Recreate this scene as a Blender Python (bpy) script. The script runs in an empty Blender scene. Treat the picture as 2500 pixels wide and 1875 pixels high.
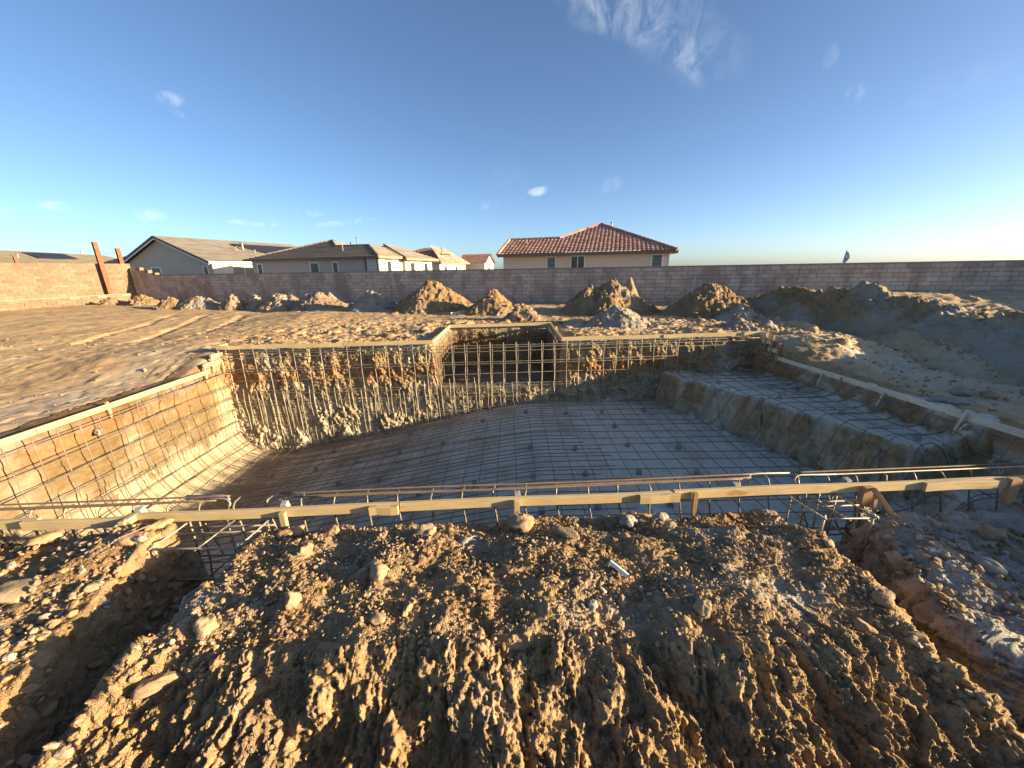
import bpy, bmesh, math, random
import numpy as np
from mathutils import Matrix, Vector

# ------------------------------------------------------------------ camera, sky, sun, exposure
S = bpy.context.scene
COL = S.collection
PITCH = math.atan(282.5 / 939.0)
ROLL = math.radians(1.0)
EYE = 2.05
SUN_EL = math.radians(10.5)
SUN_AZ = math.radians(100.5)          # clockwise from +Y

cam = bpy.data.cameras.new('camera')
cam.sensor_width = 36.0
cam.lens = 36.0 * 939.0 / 2500.0
cam.clip_start = 0.05
cam.clip_end = 6000
cam_ob = bpy.data.objects.new('camera', cam)
COL.objects.link(cam_ob)
cam_ob.matrix_world = (Matrix.Translation((0, 0, EYE)) @ Matrix.Rotation(math.pi / 2 - PITCH, 4, 'X')
                       @ Matrix.Rotation(-ROLL, 4, 'Z'))
S.camera = cam_ob

W = bpy.data.worlds.new('World')
S.world = W
W.use_nodes = True
wt = W.node_tree
wt.nodes.clear()
w_out = wt.nodes.new('ShaderNodeOutputWorld')
w_bg = wt.nodes.new('ShaderNodeBackground')
w_bg.inputs['Strength'].default_value = 0.076
sky = wt.nodes.new('ShaderNodeTexSky')
sky.sky_type = 'NISHITA'
sky.sun_disc = False
sky.sun_elevation = SUN_EL
sky.sun_rotation = SUN_AZ
sky.altitude = 0
sky.air_density = 0.6
sky.dust_density = 0.75
sky.ozone_density = 2.4

def build_clouds():
    def nd(t, **k):
        n = wt.nodes.new(t)
        for a, b in k.items(): setattr(n, a, b)
        return n
    L = wt.links.new
    tc = nd('ShaderNodeTexCoord')
    # wispy texture over the direction of view
    mp = nd('ShaderNodeMapping'); mp.inputs['Scale'].default_value = (1.3, 1, .8); mp.inputs['Rotation'].default_value = (0, .6, 0)
    L(tc.outputs['Generated'], mp.inputs['Vector'])
    nz = nd('ShaderNodeTexNoise'); nz.inputs['Scale'].default_value = 18; nz.inputs['Detail'].default_value = 9
    nz.inputs['Roughness'].default_value = 0.62; nz.inputs['Distortion'].default_value = 0.9
    L(mp.outputs[0], nz.inputs['Vector'])
    wn = nd('ShaderNodeTexNoise'); wn.inputs['Scale'].default_value = 5; wn.inputs['Detail'].default_value = 5; L(tc.outputs['Generated'], wn.inputs['Vector'])
    w1 = nd('ShaderNodeVectorMath', operation='SUBTRACT'); L(wn.outputs['Color'], w1.inputs[0]); w1.inputs[1].default_value = (.5, .5, .5)
    w2 = nd('ShaderNodeVectorMath', operation='SCALE'); L(w1.outputs[0], w2.inputs[0]); w2.inputs['Scale'].default_value = .10
    wv = nd('ShaderNodeVectorMath', operation='ADD'); L(tc.outputs['Generated'], wv.inputs[0]); L(w2.outputs[0], wv.inputs[1])
    # (direction to the cloud, direction along it, half sizes, strength)
    def dirpx(x, y):
        dx = x - 1250.0; dy = 937.5 - y
        c, s = math.cos(ROLL), math.sin(ROLL)
        dx, dy = dx * c + dy * s, -dx * s + dy * c
        f = 939.0
        return Vector((dx, f * math.cos(PITCH) + dy * math.sin(PITCH), dy * math.cos(PITCH) - f * math.sin(PITCH))).normalized()
    C = []
    for x0, y0, x1, y1, b, k in [(1400, -40, 1640, 95, .05, .95), (1600, 70, 1715, 200, .03, .95), (1560, 10, 1780, 170, .07, .35),
                                 (375, 235, 445, 238, .014, .55), (412, 272, 452, 288, .010, .32), (1300, 478, 1355, 465, .011, .75),
                                 (1180, 498, 1228, 492, .009, .5), (1200, 420, 1290, 425, .03, .14), (140, 525, 210, 525, .008, .6),
                                 (340, 535, 425, 538, .009, .5), (570, 536, 670, 536, .007, .55), (715, 506, 780, 512, .008, .5),
                                 (770, 536, 910, 535, .006, .5), (2020, 120, 2055, 108, .02, .22), (2090, 222, 2130, 200, .018, .25),
                                 (-60, 535, 60, 530, .02, .3), (1450, 455, 1510, 455, .015, .2), (2250, 225, 2500, 190, .03, .12)]:
        d0, d1 = dirpx(x0, y0), dirpx(x1, y1)
        C.append((((d0 + d1) / 2).normalized(), (d1 - d0), (d1 - d0).length * .62, b, k))
    tot = None
    for d, t, a, b, k in C:
        d = Vector(d).normalized(); t = Vector(t); t = (t - d * t.dot(d)).normalized(); u = d.cross(t)
        o = []
        for ax, sz in ((t, a), (u, b)):
            m = nd('ShaderNodeVectorMath', operation='DOT_PRODUCT'); m.inputs[1].default_value = ax / sz
            L(wv.outputs[0], m.inputs[0])
            q = nd('ShaderNodeMath', operation='POWER'); q.inputs[1].default_value = 2
            ab = nd('ShaderNodeMath', operation='ABSOLUTE'); L(m.outputs['Value'], ab.inputs[0]); L(ab.outputs[0], q.inputs[0]); o.append(q)
        ad = nd('ShaderNodeMath', operation='ADD'); L(o[0].outputs[0], ad.inputs[0]); L(o[1].outputs[0], ad.inputs[1])
        mr = nd('ShaderNodeMapRange'); mr.interpolation_type = 'SMOOTHERSTEP'
        mr.inputs['From Min'].default_value = 0.0; mr.inputs['From Max'].default_value = 1.35
        mr.inputs['To Min'].default_value = k * (.36 if b > .026 else .75); mr.inputs['To Max'].default_value = 0
        L(ad.outputs[0], mr.inputs['Value'])
        if tot is None: tot = mr
        else:
            mx = nd('ShaderNodeMath', operation='MAXIMUM'); L(tot.outputs[0], mx.inputs[0]); L(mr.outputs[0], mx.inputs[1]); tot = mx
    r2 = nd('ShaderNodeMapRange'); r2.inputs['From Min'].default_value = 0.38; r2.inputs['From Max'].default_value = 0.74
    L(nz.outputs['Fac'], r2.inputs['Value'])
    mu = nd('ShaderNodeMath', operation='MULTIPLY'); L(tot.outputs[0], mu.inputs[0]); L(r2.outputs[0], mu.inputs[1])
    mix = nd('ShaderNodeMix', data_type='RGBA')
    L(mu.outputs[0], mix.inputs['Factor']); L(sky.outputs[0], mix.inputs['A']); mix.inputs['B'].default_value = (4.9, 5.2, 5.5, 1)
    return mix.outputs['Result']
gm = wt.nodes.new('ShaderNodeGamma'); gm.inputs['Gamma'].default_value = 0.97
gn = wt.nodes.new('ShaderNodeMix'); gn.data_type = 'RGBA'; gn.blend_type = 'MULTIPLY'; gn.inputs['Factor'].default_value = 1.0; gn.inputs['B'].default_value = (1.03, 1.03, 1.02, 1)
wt.links.new(build_clouds(), gm.inputs['Color']); wt.links.new(gm.outputs[0], gn.inputs['A']); wt.links.new(gn.outputs['Result'], w_bg.inputs['Color'])
wt.links.new(w_bg.outputs[0], w_out.inputs['Surface'])

sun = bpy.data.lights.new('sun', 'SUN')
sun.energy = 5.0
sun.angle = math.radians(0.5)
sun.color = (1.0, 0.79, 0.49)
sun_ob = bpy.data.objects.new('sun', sun)
COL.objects.link(sun_ob)
SD = Vector((math.sin(SUN_AZ) * math.cos(SUN_EL), math.cos(SUN_AZ) * math.cos(SUN_EL), math.sin(SUN_EL)))
sun_ob.rotation_euler = SD.to_track_quat('Z', 'Y').to_euler()
sun_ob.location = (20, -3, 15)

S.view_settings.view_transform = 'Standard'
S.view_settings.look = 'None'
S.view_settings.exposure = 1.75
S.view_settings.gamma = 1.0
S.cycles.max_bounces = 5
S.cycles.diffuse_bounces = 3

# ------------------------------------------------------------------ helpers
RNG = np.random.default_rng(7)
random.seed(7)

_T = np.random.default_rng(11)
_G2 = _T.uniform(0, 2 * np.pi, 65536); _GX, _GY = np.cos(_G2), np.sin(_G2)
_g3 = _T.normal(size=(65536, 3)); _g3 /= np.linalg.norm(_g3, axis=1)[:, None]
_R = _T.random((65536, 4))

def _h(*k):
    m = (73856093, 19349663, 83492791, 26517479)
    r = np.zeros_like(k[0])
    for a, b in zip(k, m): r = r ^ (a * b)
    return (r ^ (r >> 13)) & 65535

def n2(x, y, seed=0):
    x = np.asarray(x, float); y = np.asarray(y, float)
    ix = np.floor(x).astype(np.int64); iy = np.floor(y).astype(np.int64)
    fx = x - ix; fy = y - iy
    u = fx * fx * fx * (fx * (fx * 6 - 15) + 10); v = fy * fy * fy * (fy * (fy * 6 - 15) + 10)
    sd = np.full_like(ix, seed * 7919 + 17)
    def g(a, b):
        h = _h(ix + a, iy + b, sd)
        return _GX[h] * (fx - a) + _GY[h] * (fy - b)
    a = g(0, 0) * (1 - u) + g(1, 0) * u
    b = g(0, 1) * (1 - u) + g(1, 1) * u
    return (a * (1 - v) + b * v) * 1.5

def n3(x, y, z, seed=0):
    I = [np.floor(c).astype(np.int64) for c in (x, y, z)]
    F = [c - i for c, i in zip((x, y, z), I)]
    U = [f * f * f * (f * (f * 6 - 15) + 10) for f in F]
    sd = np.full_like(I[0], seed * 7919 + 17)
    r = 0
    for a in (0, 1):
        for b in (0, 1):
            for c in (0, 1):
                h = _h(I[0] + a, I[1] + b, I[2] + c, sd)
                G = _g3[h]
                d = G[..., 0] * (F[0] - a) + G[..., 1] * (F[1] - b) + G[..., 2] * (F[2] - c)
                r = r + d * (U[0] if a else 1 - U[0]) * (U[1] if b else 1 - U[1]) * (U[2] if c else 1 - U[2])
    return r * 1.5

def fbm(x, y, f=1.0, o=4, g=0.5, seed=0):
    r = 0; a = 1.0
    for i in range(o):
        r = r + a * n2(x * f, y * f, seed + i * 3); f *= 2.03; a *= g
    return r

def fbm3(x, y, z, f=1.0, o=3, g=0.5, seed=0):
    r = 0; a = 1.0
    for i in range(o):
        r = r + a * n3(x * f, y * f, z * f, seed + i * 3); f *= 2.03; a *= g
    return r

def ridged(x, y, f=1.0, o=3, g=0.5, seed=0):
    r = 0; a = 1.0
    for i in range(o):
        r = r + a * (1 - 2 * np.abs(n2(x * f, y * f, seed + i * 5))); f *= 2.1; a *= g
    return r

def pebbles(x, y, cell, dens=0.6, seed=0, rmin=0.25, rmax=0.55):
    """height of a layer of lumps, one per cell"""
    ix = np.floor(x / cell).astype(np.int64); iy = np.floor(y / cell).astype(np.int64)
    out = np.zeros_like(x)
    sd = np.full_like(ix, seed * 7919 + 5)
    for a in (-1, 0, 1):
        for b in (-1, 0, 1):
            h = _h(ix + a, iy + b, sd)
            R = _R[h]
            px = (ix + a + .15 + .7 * R[..., 0]) * cell; py = (iy + b + .15 + .7 * R[..., 1]) * cell
            rr = (rmin + (rmax - rmin) * R[..., 2] ** 2) * cell
            on = R[..., 3] < dens
            ang = R[..., 2] * 40
            dx, dy = x - px, y - py
            cx = dx * np.cos(ang) + dy * np.sin(ang); cy = -dx * np.sin(ang) + dy * np.cos(ang)
            q = 1 - (cx * cx + cy * cy * (1.2 + R[..., 0])) / (rr * rr)
            out = np.maximum(out, np.where(on & (q > 0), np.sqrt(np.maximum(q, 0)) * rr * (.55 + .4 * R[..., 1]), 0))
    return out

def sstep(a, b, x):
    t = np.clip((x - a) / (b - a), 0, 1)
    return t * t * (3 - 2 * t)

def smax(a, b, k=0.05):
    h = np.clip(.5 + .5 * (a - b) / k, 0, 1)
    return b * (1 - h) + a * h + k * h * (1 - h)

def np_mesh(name, V, F, smooth=True, attrs=None):
    V = np.asarray(V, np.float32).reshape(-1, 3); F = np.asarray(F, np.int32)
    m = bpy.data.meshes.new(name)
    k = F.shape[1]
    m.vertices.add(len(V)); m.vertices.foreach_set('co', V.ravel())
    m.loops.add(F.size); m.loops.foreach_set('vertex_index', F.ravel())
    m.polygons.add(len(F)); m.polygons.foreach_set('loop_start', np.arange(len(F), dtype=np.int32) * k)
    m.polygons.foreach_set('use_smooth', np.full(len(F), smooth, dtype=bool))
    for an, av in (attrs or {}).items():
        at = m.attributes.new(an, 'FLOAT', 'POINT'); at.data.foreach_set('value', np.asarray(av, np.float32).ravel())
    m.update(calc_edges=True)
    m.validate(verbose=False)
    return m

def link(name, mesh, mat=None, parent=None):
    o = bpy.data.objects.new(name, mesh)
    COL.objects.link(o)
    if mat is not None and mesh is not None: mesh.materials.append(mat)
    if parent is not None: o.parent = parent
    return o

def tag(o, label, cat, group=None, kind=None):
    o['label'] = label; o['category'] = cat
    if group: o['group'] = group
    if kind: o['kind'] = kind
    return o

def thing(name, label, cat, loc=(0, 0, 0), rz=0.0, group=None):
    o = bpy.data.objects.new(name, None); o.empty_display_size = .2
    o.location = loc; o.rotation_euler = (0, 0, rz)
    COL.objects.link(o)
    return tag(o, label, cat, group)

def grid_faces(ny, nx):
    i = np.arange(ny * nx).reshape(ny, nx)
    return np.stack([i[:-1, :-1], i[:-1, 1:], i[1:, 1:], i[1:, :-1]], -1).reshape(-1, 4)

class Geo:
    """collects boxes / tubes / polygons (quads and tris) for one mesh"""
    def __init__(s): s.v = []; s.f = []; s.t = []
    def add(s, V, F, tint=0.0):
        b = len(s.v); s.v.extend([tuple(p) for p in V]); s.f.extend([tuple(b + i for i in f) for f in F])
        s.t.extend([tint] * len(V))
    def box(s, c, d, ax=((1, 0, 0), (0, 1, 0), (0, 0, 1)), tint=0.0):
        c = Vector(c); A = [Vector(a) * (h / 2) for a, h in zip(ax, d)]
        V = [c + A[0] * i + A[1] * j + A[2] * k for i in (-1, 1) for j in (-1, 1) for k in (-1, 1)]
        s.add(V, [(0, 1, 3, 2), (4, 6, 7, 5), (0, 4, 5, 1), (2, 3, 7, 6), (0, 2, 6, 4), (1, 5, 7, 3)], tint)
    def tube(s, P, r, n=6, cap=True, tint=0.0):
        P = [Vector(p) for p in P]; V = []; F = []
        t0 = (P[1] - P[0]).normalized()
        ref = Vector((0, 0, 1)) if abs(t0.z) < .9 else Vector((1, 0, 0))
        u = t0.cross(ref).normalized()
        for i, p in enumerate(P):
            t = ((P[min(i + 1, len(P) - 1)] - P[max(i - 1, 0)])).normalized()
            u = (u - t * u.dot(t)).normalized(); w = t.cross(u)
            rr = r[i] if isinstance(r, (list, tuple)) else r
            for k in range(n):
                a = 2 * math.pi * k / n
                V.append(p + u * math.cos(a) * rr + w * math.sin(a) * rr)
        for i in range(len(P) - 1):
            for k in range(n):
                F.append((i * n + k, i * n + (k + 1) % n, (i + 1) * n + (k + 1) % n, (i + 1) * n + k))
        if cap:
            F.append(tuple(range(n - 1, -1, -1))); F.append(tuple((len(P) - 1) * n + k for k in range(n)))
        s.add(V, F, tint)
    def mesh(s, name, smooth=False, bevel=0.0):
        m = bpy.data.meshes.new(name); m.from_pydata(s.v, [], s.f)
        if bevel > 0:
            bm = bmesh.new(); bm.from_mesh(m)
            bmesh.ops.bevel(bm, geom=[e for e in bm.edges if len(e.link_faces) == 2 and e.calc_face_angle() > .6], offset=bevel, segments=2, affect='EDGES', profile=.6)
            bm.to_mesh(m); bm.free()
        elif any(s.t):
            at = m.attributes.new('tint', 'FLOAT', 'POINT'); at.data.foreach_set('value', np.array(s.t, np.float32))
        if smooth: m.polygons.foreach_set('use_smooth', np.ones(len(m.polygons), dtype=bool))
        m.update()
        return m
    def build(s, name, mat, parent=None, smooth=False, bevel=0.0):
        return link(name, s.mesh(name, smooth, bevel), mat, parent)

# ------------------------------------------------------------------ materials
class M_:
    def __init__(s, name, rough=0.9, metal=0.0, spec=0.3):
        s.m = bpy.data.materials.new(name); s.m.use_nodes = True
        s.t = s.m.node_tree; s.b = s.t.nodes['Principled BSDF']
        s.b.inputs['Roughness'].default_value = rough; s.b.inputs['Metallic'].default_value = metal
        s.b.inputs['Specular IOR Level'].default_value = spec
    def n(s, t, **k):
        n = s.t.nodes.new(t)
        for a, v in k.items():
            if a.startswith('i_'):
                n.inputs[a[2:].replace('_', ' ')].default_value = v
            else: setattr(n, a, v)
        return n
    def l(s, a, b): s.t.links.new(a, b)
    def coord(s, kind='Object', scale=(1, 1, 1)):
        tc = s.n('ShaderNodeTexCoord'); mp = s.n('ShaderNodeMapping'); mp.inputs['Scale'].default_value = scale
        s.l(tc.outputs[kind], mp.inputs['Vector']); return mp.outputs[0]
    def pos(s, scale=(1, 1, 1)):
        g = s.n('ShaderNodeNewGeometry'); mp = s.n('ShaderNodeMapping'); mp.inputs['Scale'].default_value = scale
        s.l(g.outputs['Position'], mp.inputs['Vector']); return mp.outputs[0]
    def noise(s, vec, scale=5, detail=5, rough=.6, dist=0.0):
        n = s.n('ShaderNodeTexNoise'); n.inputs['Scale'].default_value = scale; n.inputs['Detail'].default_value = detail
        n.inputs['Roughness'].default_value = rough; n.inputs['Distortion'].default_value = dist
        s.l(vec, n.inputs['Vector']); return n.outputs['Fac']
    def ramp(s, fac, stops):
        r = s.n('ShaderNodeValToRGB'); e = r.color_ramp.elements
        while len(e) < len(stops): e.new(.5)
        for q, (p, c) in zip(e, stops):
            q.position = p; q.color = (*c, 1) if len(c) == 3 else c
        s.l(fac, r.inputs['Fac']); return r.outputs['Color']
    def mix(s, f, a, b, mode='MIX'):
        x = s.n('ShaderNodeMix', data_type='RGBA', blend_type=mode)
        for sock, v in (('Factor', f), ('A', a), ('B', b)):
            if isinstance(v, (int, float)): x.inputs[sock].default_value = v
            elif isinstance(v, tuple): x.inputs[sock].default_value = (*v, 1)
            else: s.l(v, x.inputs[sock])
        return x.outputs['Result']
    def math(s, op, a, b=None, clamp=False):
        x = s.n('ShaderNodeMath', operation=op); x.use_clamp = clamp
        for i, v in enumerate((a, b)):
            if v is None: continue
            if isinstance(v, (int, float)): x.inputs[i].default_value = v
            else: s.l(v, x.inputs[i])
        return x.outputs[0]
    def attr(s, name):
        a = s.n('ShaderNodeAttribute'); a.attribute_name = name; return a.outputs['Fac']
    def mapr(s, v, a, b, c=0, d=1):
        r = s.n('ShaderNodeMapRange'); 
        for i, q in enumerate((a, b, c, d)): r.inputs[i + 1].default_value = q
        s.l(v, r.inputs[0]); return r.outputs[0]
    def col(s, c):
        if isinstance(c, tuple): s.b.inputs['Base Color'].default_value = (*c, 1)
        else: s.l(c, s.b.inputs['Base Color'])
    def bump(s, h, strength=.5, dist=.02):
        b = s.n('ShaderNodeBump'); b.inputs['Strength'].default_value = strength; b.inputs['Distance'].default_value = dist
        s.l(h, b.inputs['Height']); s.l(b.outputs[0], s.b.inputs['Normal'])

TAN = (.56, .385, .205); BROWN = (.39, .26, .14); GREY = (.33, .315, .27); RED = (.42, .20, .085); CREAM = (.50, .43, .29)

def soil_mat(name, fine=1.0, strata=False, bstr=.55, tone=1.0, gw=(1, 1, 1), grain=0.0):
    """earth: attribute grey (0..1) is caliche dust, attribute red is iron clay"""
    M = M_(name, rough=.95, spec=.12)
    p = M.pos()
    a = M.noise(p, 1.3, 6, .6)
    b = M.noise(p, 14 * fine, 6, .65)
    c = M.noise(p, 70 * fine, 4, .6)
    base = M.mix(M.mapr(a, .3, .7), BROWN, TAN)
    base = M.mix(M.mapr(b, .4, .75, 0, .55), base, (.62, .45, .26))
    base = M.mix(M.mapr(b, .45, .22, 0, .6), base, (.27, .175, .095))
    if strata:
        z = M.n('ShaderNodeSeparateXYZ'); M.l(p, z.inputs[0])
        zz = M.math('ADD', z.outputs['Z'], M.math('MULTIPLY', M.math('SUBTRACT', M.noise(M.pos((1, 1, 2)), 1.1, 5, .6), .5), .55))
        f = M.mapr(zz, -2.4, .4)
        st = M.ramp(f, [(0, (.40, .36, .28)), (.18, (.43, .375, .265)), (.42, (.45, .385, .255)), (.60, (.42, .33, .19)), (.70, (.36, .24, .12)),
                        (.755, (.35, .175, .07)), (.82, (.38, .24, .115)), (.90, (.33, .24, .14)), (1, (.37, .29, .19))])
        base = M.mix(.82, base, M.mix(M.attr('shade_tint'), st, M.mix(1.0, st, (.31, .262, .20), 'MULTIPLY')))  # darkened copy of the strata: light and shade painted into the colour
        lay = M.noise(M.pos((1.2, 1.2, 7)), 1.6, 6, .62, .5)
        base = M.mix(M.mapr(lay, .42, .66, 0, .55), base, M.mix(1.0, base, (.55, .50, .43), 'MULTIPLY'))
        base = M.mix(M.mapr(M.noise(M.pos((1, 1, 2.2)), 6, 5, .65), .52, .68, 0, .5), base, M.mix(1.0, base, (.55, .5, .44), 'MULTIPLY'))
        base = M.mix(M.mapr(b, .42, .2, 0, .5), base, (.2, .13, .07))
    gr = M.mix(1.0, M.mix(M.mapr(b, .3, .7), (.48, .46, .41), (.66, .635, .57)), gw, 'MULTIPLY')
    g = M.math('MULTIPLY', M.attr('grey'), M.mapr(a, .2, .55, .65, 1.15), clamp=True)
    base = M.mix(g, base, gr)
    rd = M.math('MULTIPLY', M.attr('red'), M.mapr(b, .3, .6, .3, 1.0), clamp=True)
    base = M.mix(rd, base, RED)
    base = M.mix(M.mapr(c, .3, .7, .0, 1), M.mix(.28, base, (.09, .06, .03)), base)
    if not strata: base = M.mix(M.attr('shade_tint'), base, M.mix(1.0, base, (1.0, .96, .86), 'MULTIPLY'))  # warm tint painted in to offset the bluish shade on the right
    if tone != 1.0: base = M.mix(1.0, base, (tone, tone * .97, tone * .93), 'MULTIPLY')
    M.col(base)
    h = M.math('ADD', M.math('MULTIPLY', b, .6), M.math('MULTIPLY', c, .35))
    if grain:
        vo = M.n('ShaderNodeTexVoronoi'); vo.inputs['Scale'].default_value = 95; M.l(p, vo.inputs['Vector'])
        vo2 = M.n('ShaderNodeTexVoronoi'); vo2.inputs['Scale'].default_value = 210; M.l(p, vo2.inputs['Vector'])
        k = M.mapr(M.noise(p, 5, 4, .6), .38, .6)
        h = M.math('ADD', h, M.math('MULTIPLY', k, M.math('SUBTRACT', .8, M.math('ADD', M.math('MULTIPLY', vo.outputs['Distance'], grain), M.math('MULTIPLY', vo2.outputs['Distance'], grain * .5)))))
    M.bump(h, bstr, .03)
    return M.m

MAT = {}
MAT['soil'] = soil_mat('soil')
MAT['pit'] = soil_mat('pit_soil', strata=True, gw=(1.22, 1.16, 1.03))
MAT['clod'] = soil_mat('clod_soil', fine=1.6, bstr=.4, tone=.74)
MAT['bank'] = soil_mat('bank_soil', tone=.74, bstr=.75, grain=.7)
MAT['heap'] = soil_mat('heap_soil', tone=.55)
MAT['ridge'] = soil_mat('ridge_soil', tone=.62)

def rock_mat(name, c0, c1):
    M = M_(name, rough=.9, spec=.2); p = M.coord('Object')
    M.col(M.mix(M.mapr(M.noise(p, 9, 6, .65), .3, .7), c0, c1)); M.bump(M.noise(p, 40, 5, .6), .5, .01); return M.m
MAT['rock_tan'] = rock_mat('rock_tan', (.23, .16, .095), (.36, .27, .165))
MAT['rock_grey'] = rock_mat('rock_grey', (.20, .185, .155), (.32, .30, .255))
MAT['rock_red'] = rock_mat('rock_red', (.27, .17, .09), (.42, .28, .15))

def wood_mat(name, c0, c1, knots=True):
    M = M_(name, rough=.7, spec=.25)
    oi = M.n('ShaderNodeObjectInfo')
    tc = M.n('ShaderNodeTexCoord')
    ad = M.n('ShaderNodeVectorMath', operation='ADD'); M.l(tc.outputs['Object'], ad.inputs[0])
    cmb = M.n('ShaderNodeCombineXYZ'); M.l(M.math('MULTIPLY', oi.outputs['Random'], 37.0), cmb.inputs[0]); M.l(M.math('MULTIPLY', oi.outputs['Random'], 11.0), cmb.inputs[2])
    M.l(cmb.outputs[0], ad.inputs[1])
    mp = M.n('ShaderNodeMapping'); mp.inputs['Scale'].default_value = (1.2, 14, 14); M.l(ad.outputs[0], mp.inputs['Vector'])
    w = M.noise(mp.outputs[0], 4, 5, .6, .8)
    mp2 = M.n('ShaderNodeMapping'); mp2.inputs['Scale'].default_value = (3, 9, 9); M.l(ad.outputs[0], mp2.inputs['Vector'])
    c = M.mix(M.mapr(w, .3, .7), c0, c1)
    c = M.mix(M.mapr(M.noise(mp2.outputs[0], 1.1, 2, .5), .68, .74, 0, .6), c, (.22, .11, .04))
    c = M.mix(M.mapr(M.noise(ad.outputs[0], 2.2, 4, .6), .5, .75, 0, .45), c, (.30, .23, .15))
    c = M.mix(M.mapr(oi.outputs['Random'], 0, 1, 0, .25), c, (.36, .25, .13))
    M.col(c); M.bump(w, .25, .004); return M.m
MAT['wood'] = wood_mat('pine', (.47, .345, .165), (.60, .46, .245))
MAT['wood_pale'] = wood_mat('pine_pale', (.58, .50, .35), (.72, .63, .47))
MAT['wood_red'] = wood_mat('redwood', (.36, .19, .085), (.47, .27, .13))

def rebar_mat(name, c0, c1, rough=.55):
    M = M_(name, rough=rough, metal=.35, spec=.4); p = M.pos()
    M.col(M.mix(M.mapr(M.noise(p, 9, 5, .7), .35, .68), c0, c1))
    w = M.n('ShaderNodeTexWave', wave_type='BANDS', bands_direction='X'); w.inputs['Scale'].default_value = 30; M.l(p, w.inputs['Vector'])
    M.bump(w.outputs['Fac'], .5, .004); return M.m
MAT['rebar'] = rebar_mat('rebar_steel', (.17, .145, .115), (.32, .255, .185))
MAT['rebar_rust'] = rebar_mat('rebar_rust', (.16, .11, .075), (.25, .175, .12), .75)
MAT['rebar_pale'] = rebar_mat('rebar_mill', (.30, .27, .22), (.42, .37, .30))
M = M_('concrete', rough=.9); p = M.coord(); M.col(M.mix(M.mapr(M.noise(p, 12, 5), .3, .7), (.22, .225, .22), (.33, .33, .31))); M.bump(M.noise(p, 60, 4), .4, .004); MAT['concrete'] = M.m

# ------------------------------------------------------------------ plan of the pit
LX = -6.76                                   # left form board
def yf(x): return 3.13 + .0437 * x           # front form board line
def yb(x): return 9.07 + .0437 * x           # back form board line
def rx(y): return 6.42 - .048 * (y - 3.3)    # right form board line
AL0, AL1, ALY = -1.84, 1.20, 11.62           # alcove
SHE0, SHE1 = np.array([3.72, 9.25]), np.array([5.45, 4.75])   # edge of the shallow shelf

def floor_z(x, y, cove=True):
    t = np.clip((.5 - x) / 6.2, 0, 1); t = t * .62 + .38 * (t * t * (3 - 2 * t))
    z = -1.2 - 1.08 * t
    # shelf on the right
    d = SHE1 - SHE0; L = np.hypot(*d); nx, ny = -d[1] / L, d[0] / L
    sd = (x - SHE0[0]) * nx + (y - SHE0[1]) * ny
    endw = np.minimum(sd, (y - 4.72) * .9)
    sd = np.where(y < 4.9, endw, sd)
    w = sstep(-.15, .06, sd + .10 * n2(x * 1.7, y * 1.7, 91) + .05 * n2(x * 5, y * 5, 92))
    z = z * (1 - w) + (-.52 + .03 * (9 - y)) * w * 1.0
    w2 = sstep(5.25, 5.75, x) * (1 - sstep(4.4, 4.9, y))
    z = np.where((y < 4.9) & (x > 3.2), np.maximum(z, -1.2 * (1 - w2) + -.80 * w2), z)
    if cove:
        for dist, r in ((x - (LX - .02), .95), (yb(x) + .08 - y, .30), (y - yf(x) - .0, .28), (rx(y) + .02 - x, .42)):
            q = np.clip(r - dist, 0, r)
            z = z + np.where((dist < r), r - np.sqrt(np.maximum(r * r - q * q, 0)), 0) * .9
    return z

RIDGE = np.array([[9.15, 15.2, .55], [9.4, 14.3, 1.10], [9.85, 12.6, 1.28], [10.45, 11.4, 1.33], [10.8, 10.4, 1.05], [11.1, 9.4, .86], [11.5, 8.3, .93],
                  [11.2, 6.5, .95], [10.6, 4.8, .88], [9.6, 3.0, .86], [9.1, 1.0, .82], [9.0, -2.5, .80]])

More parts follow.
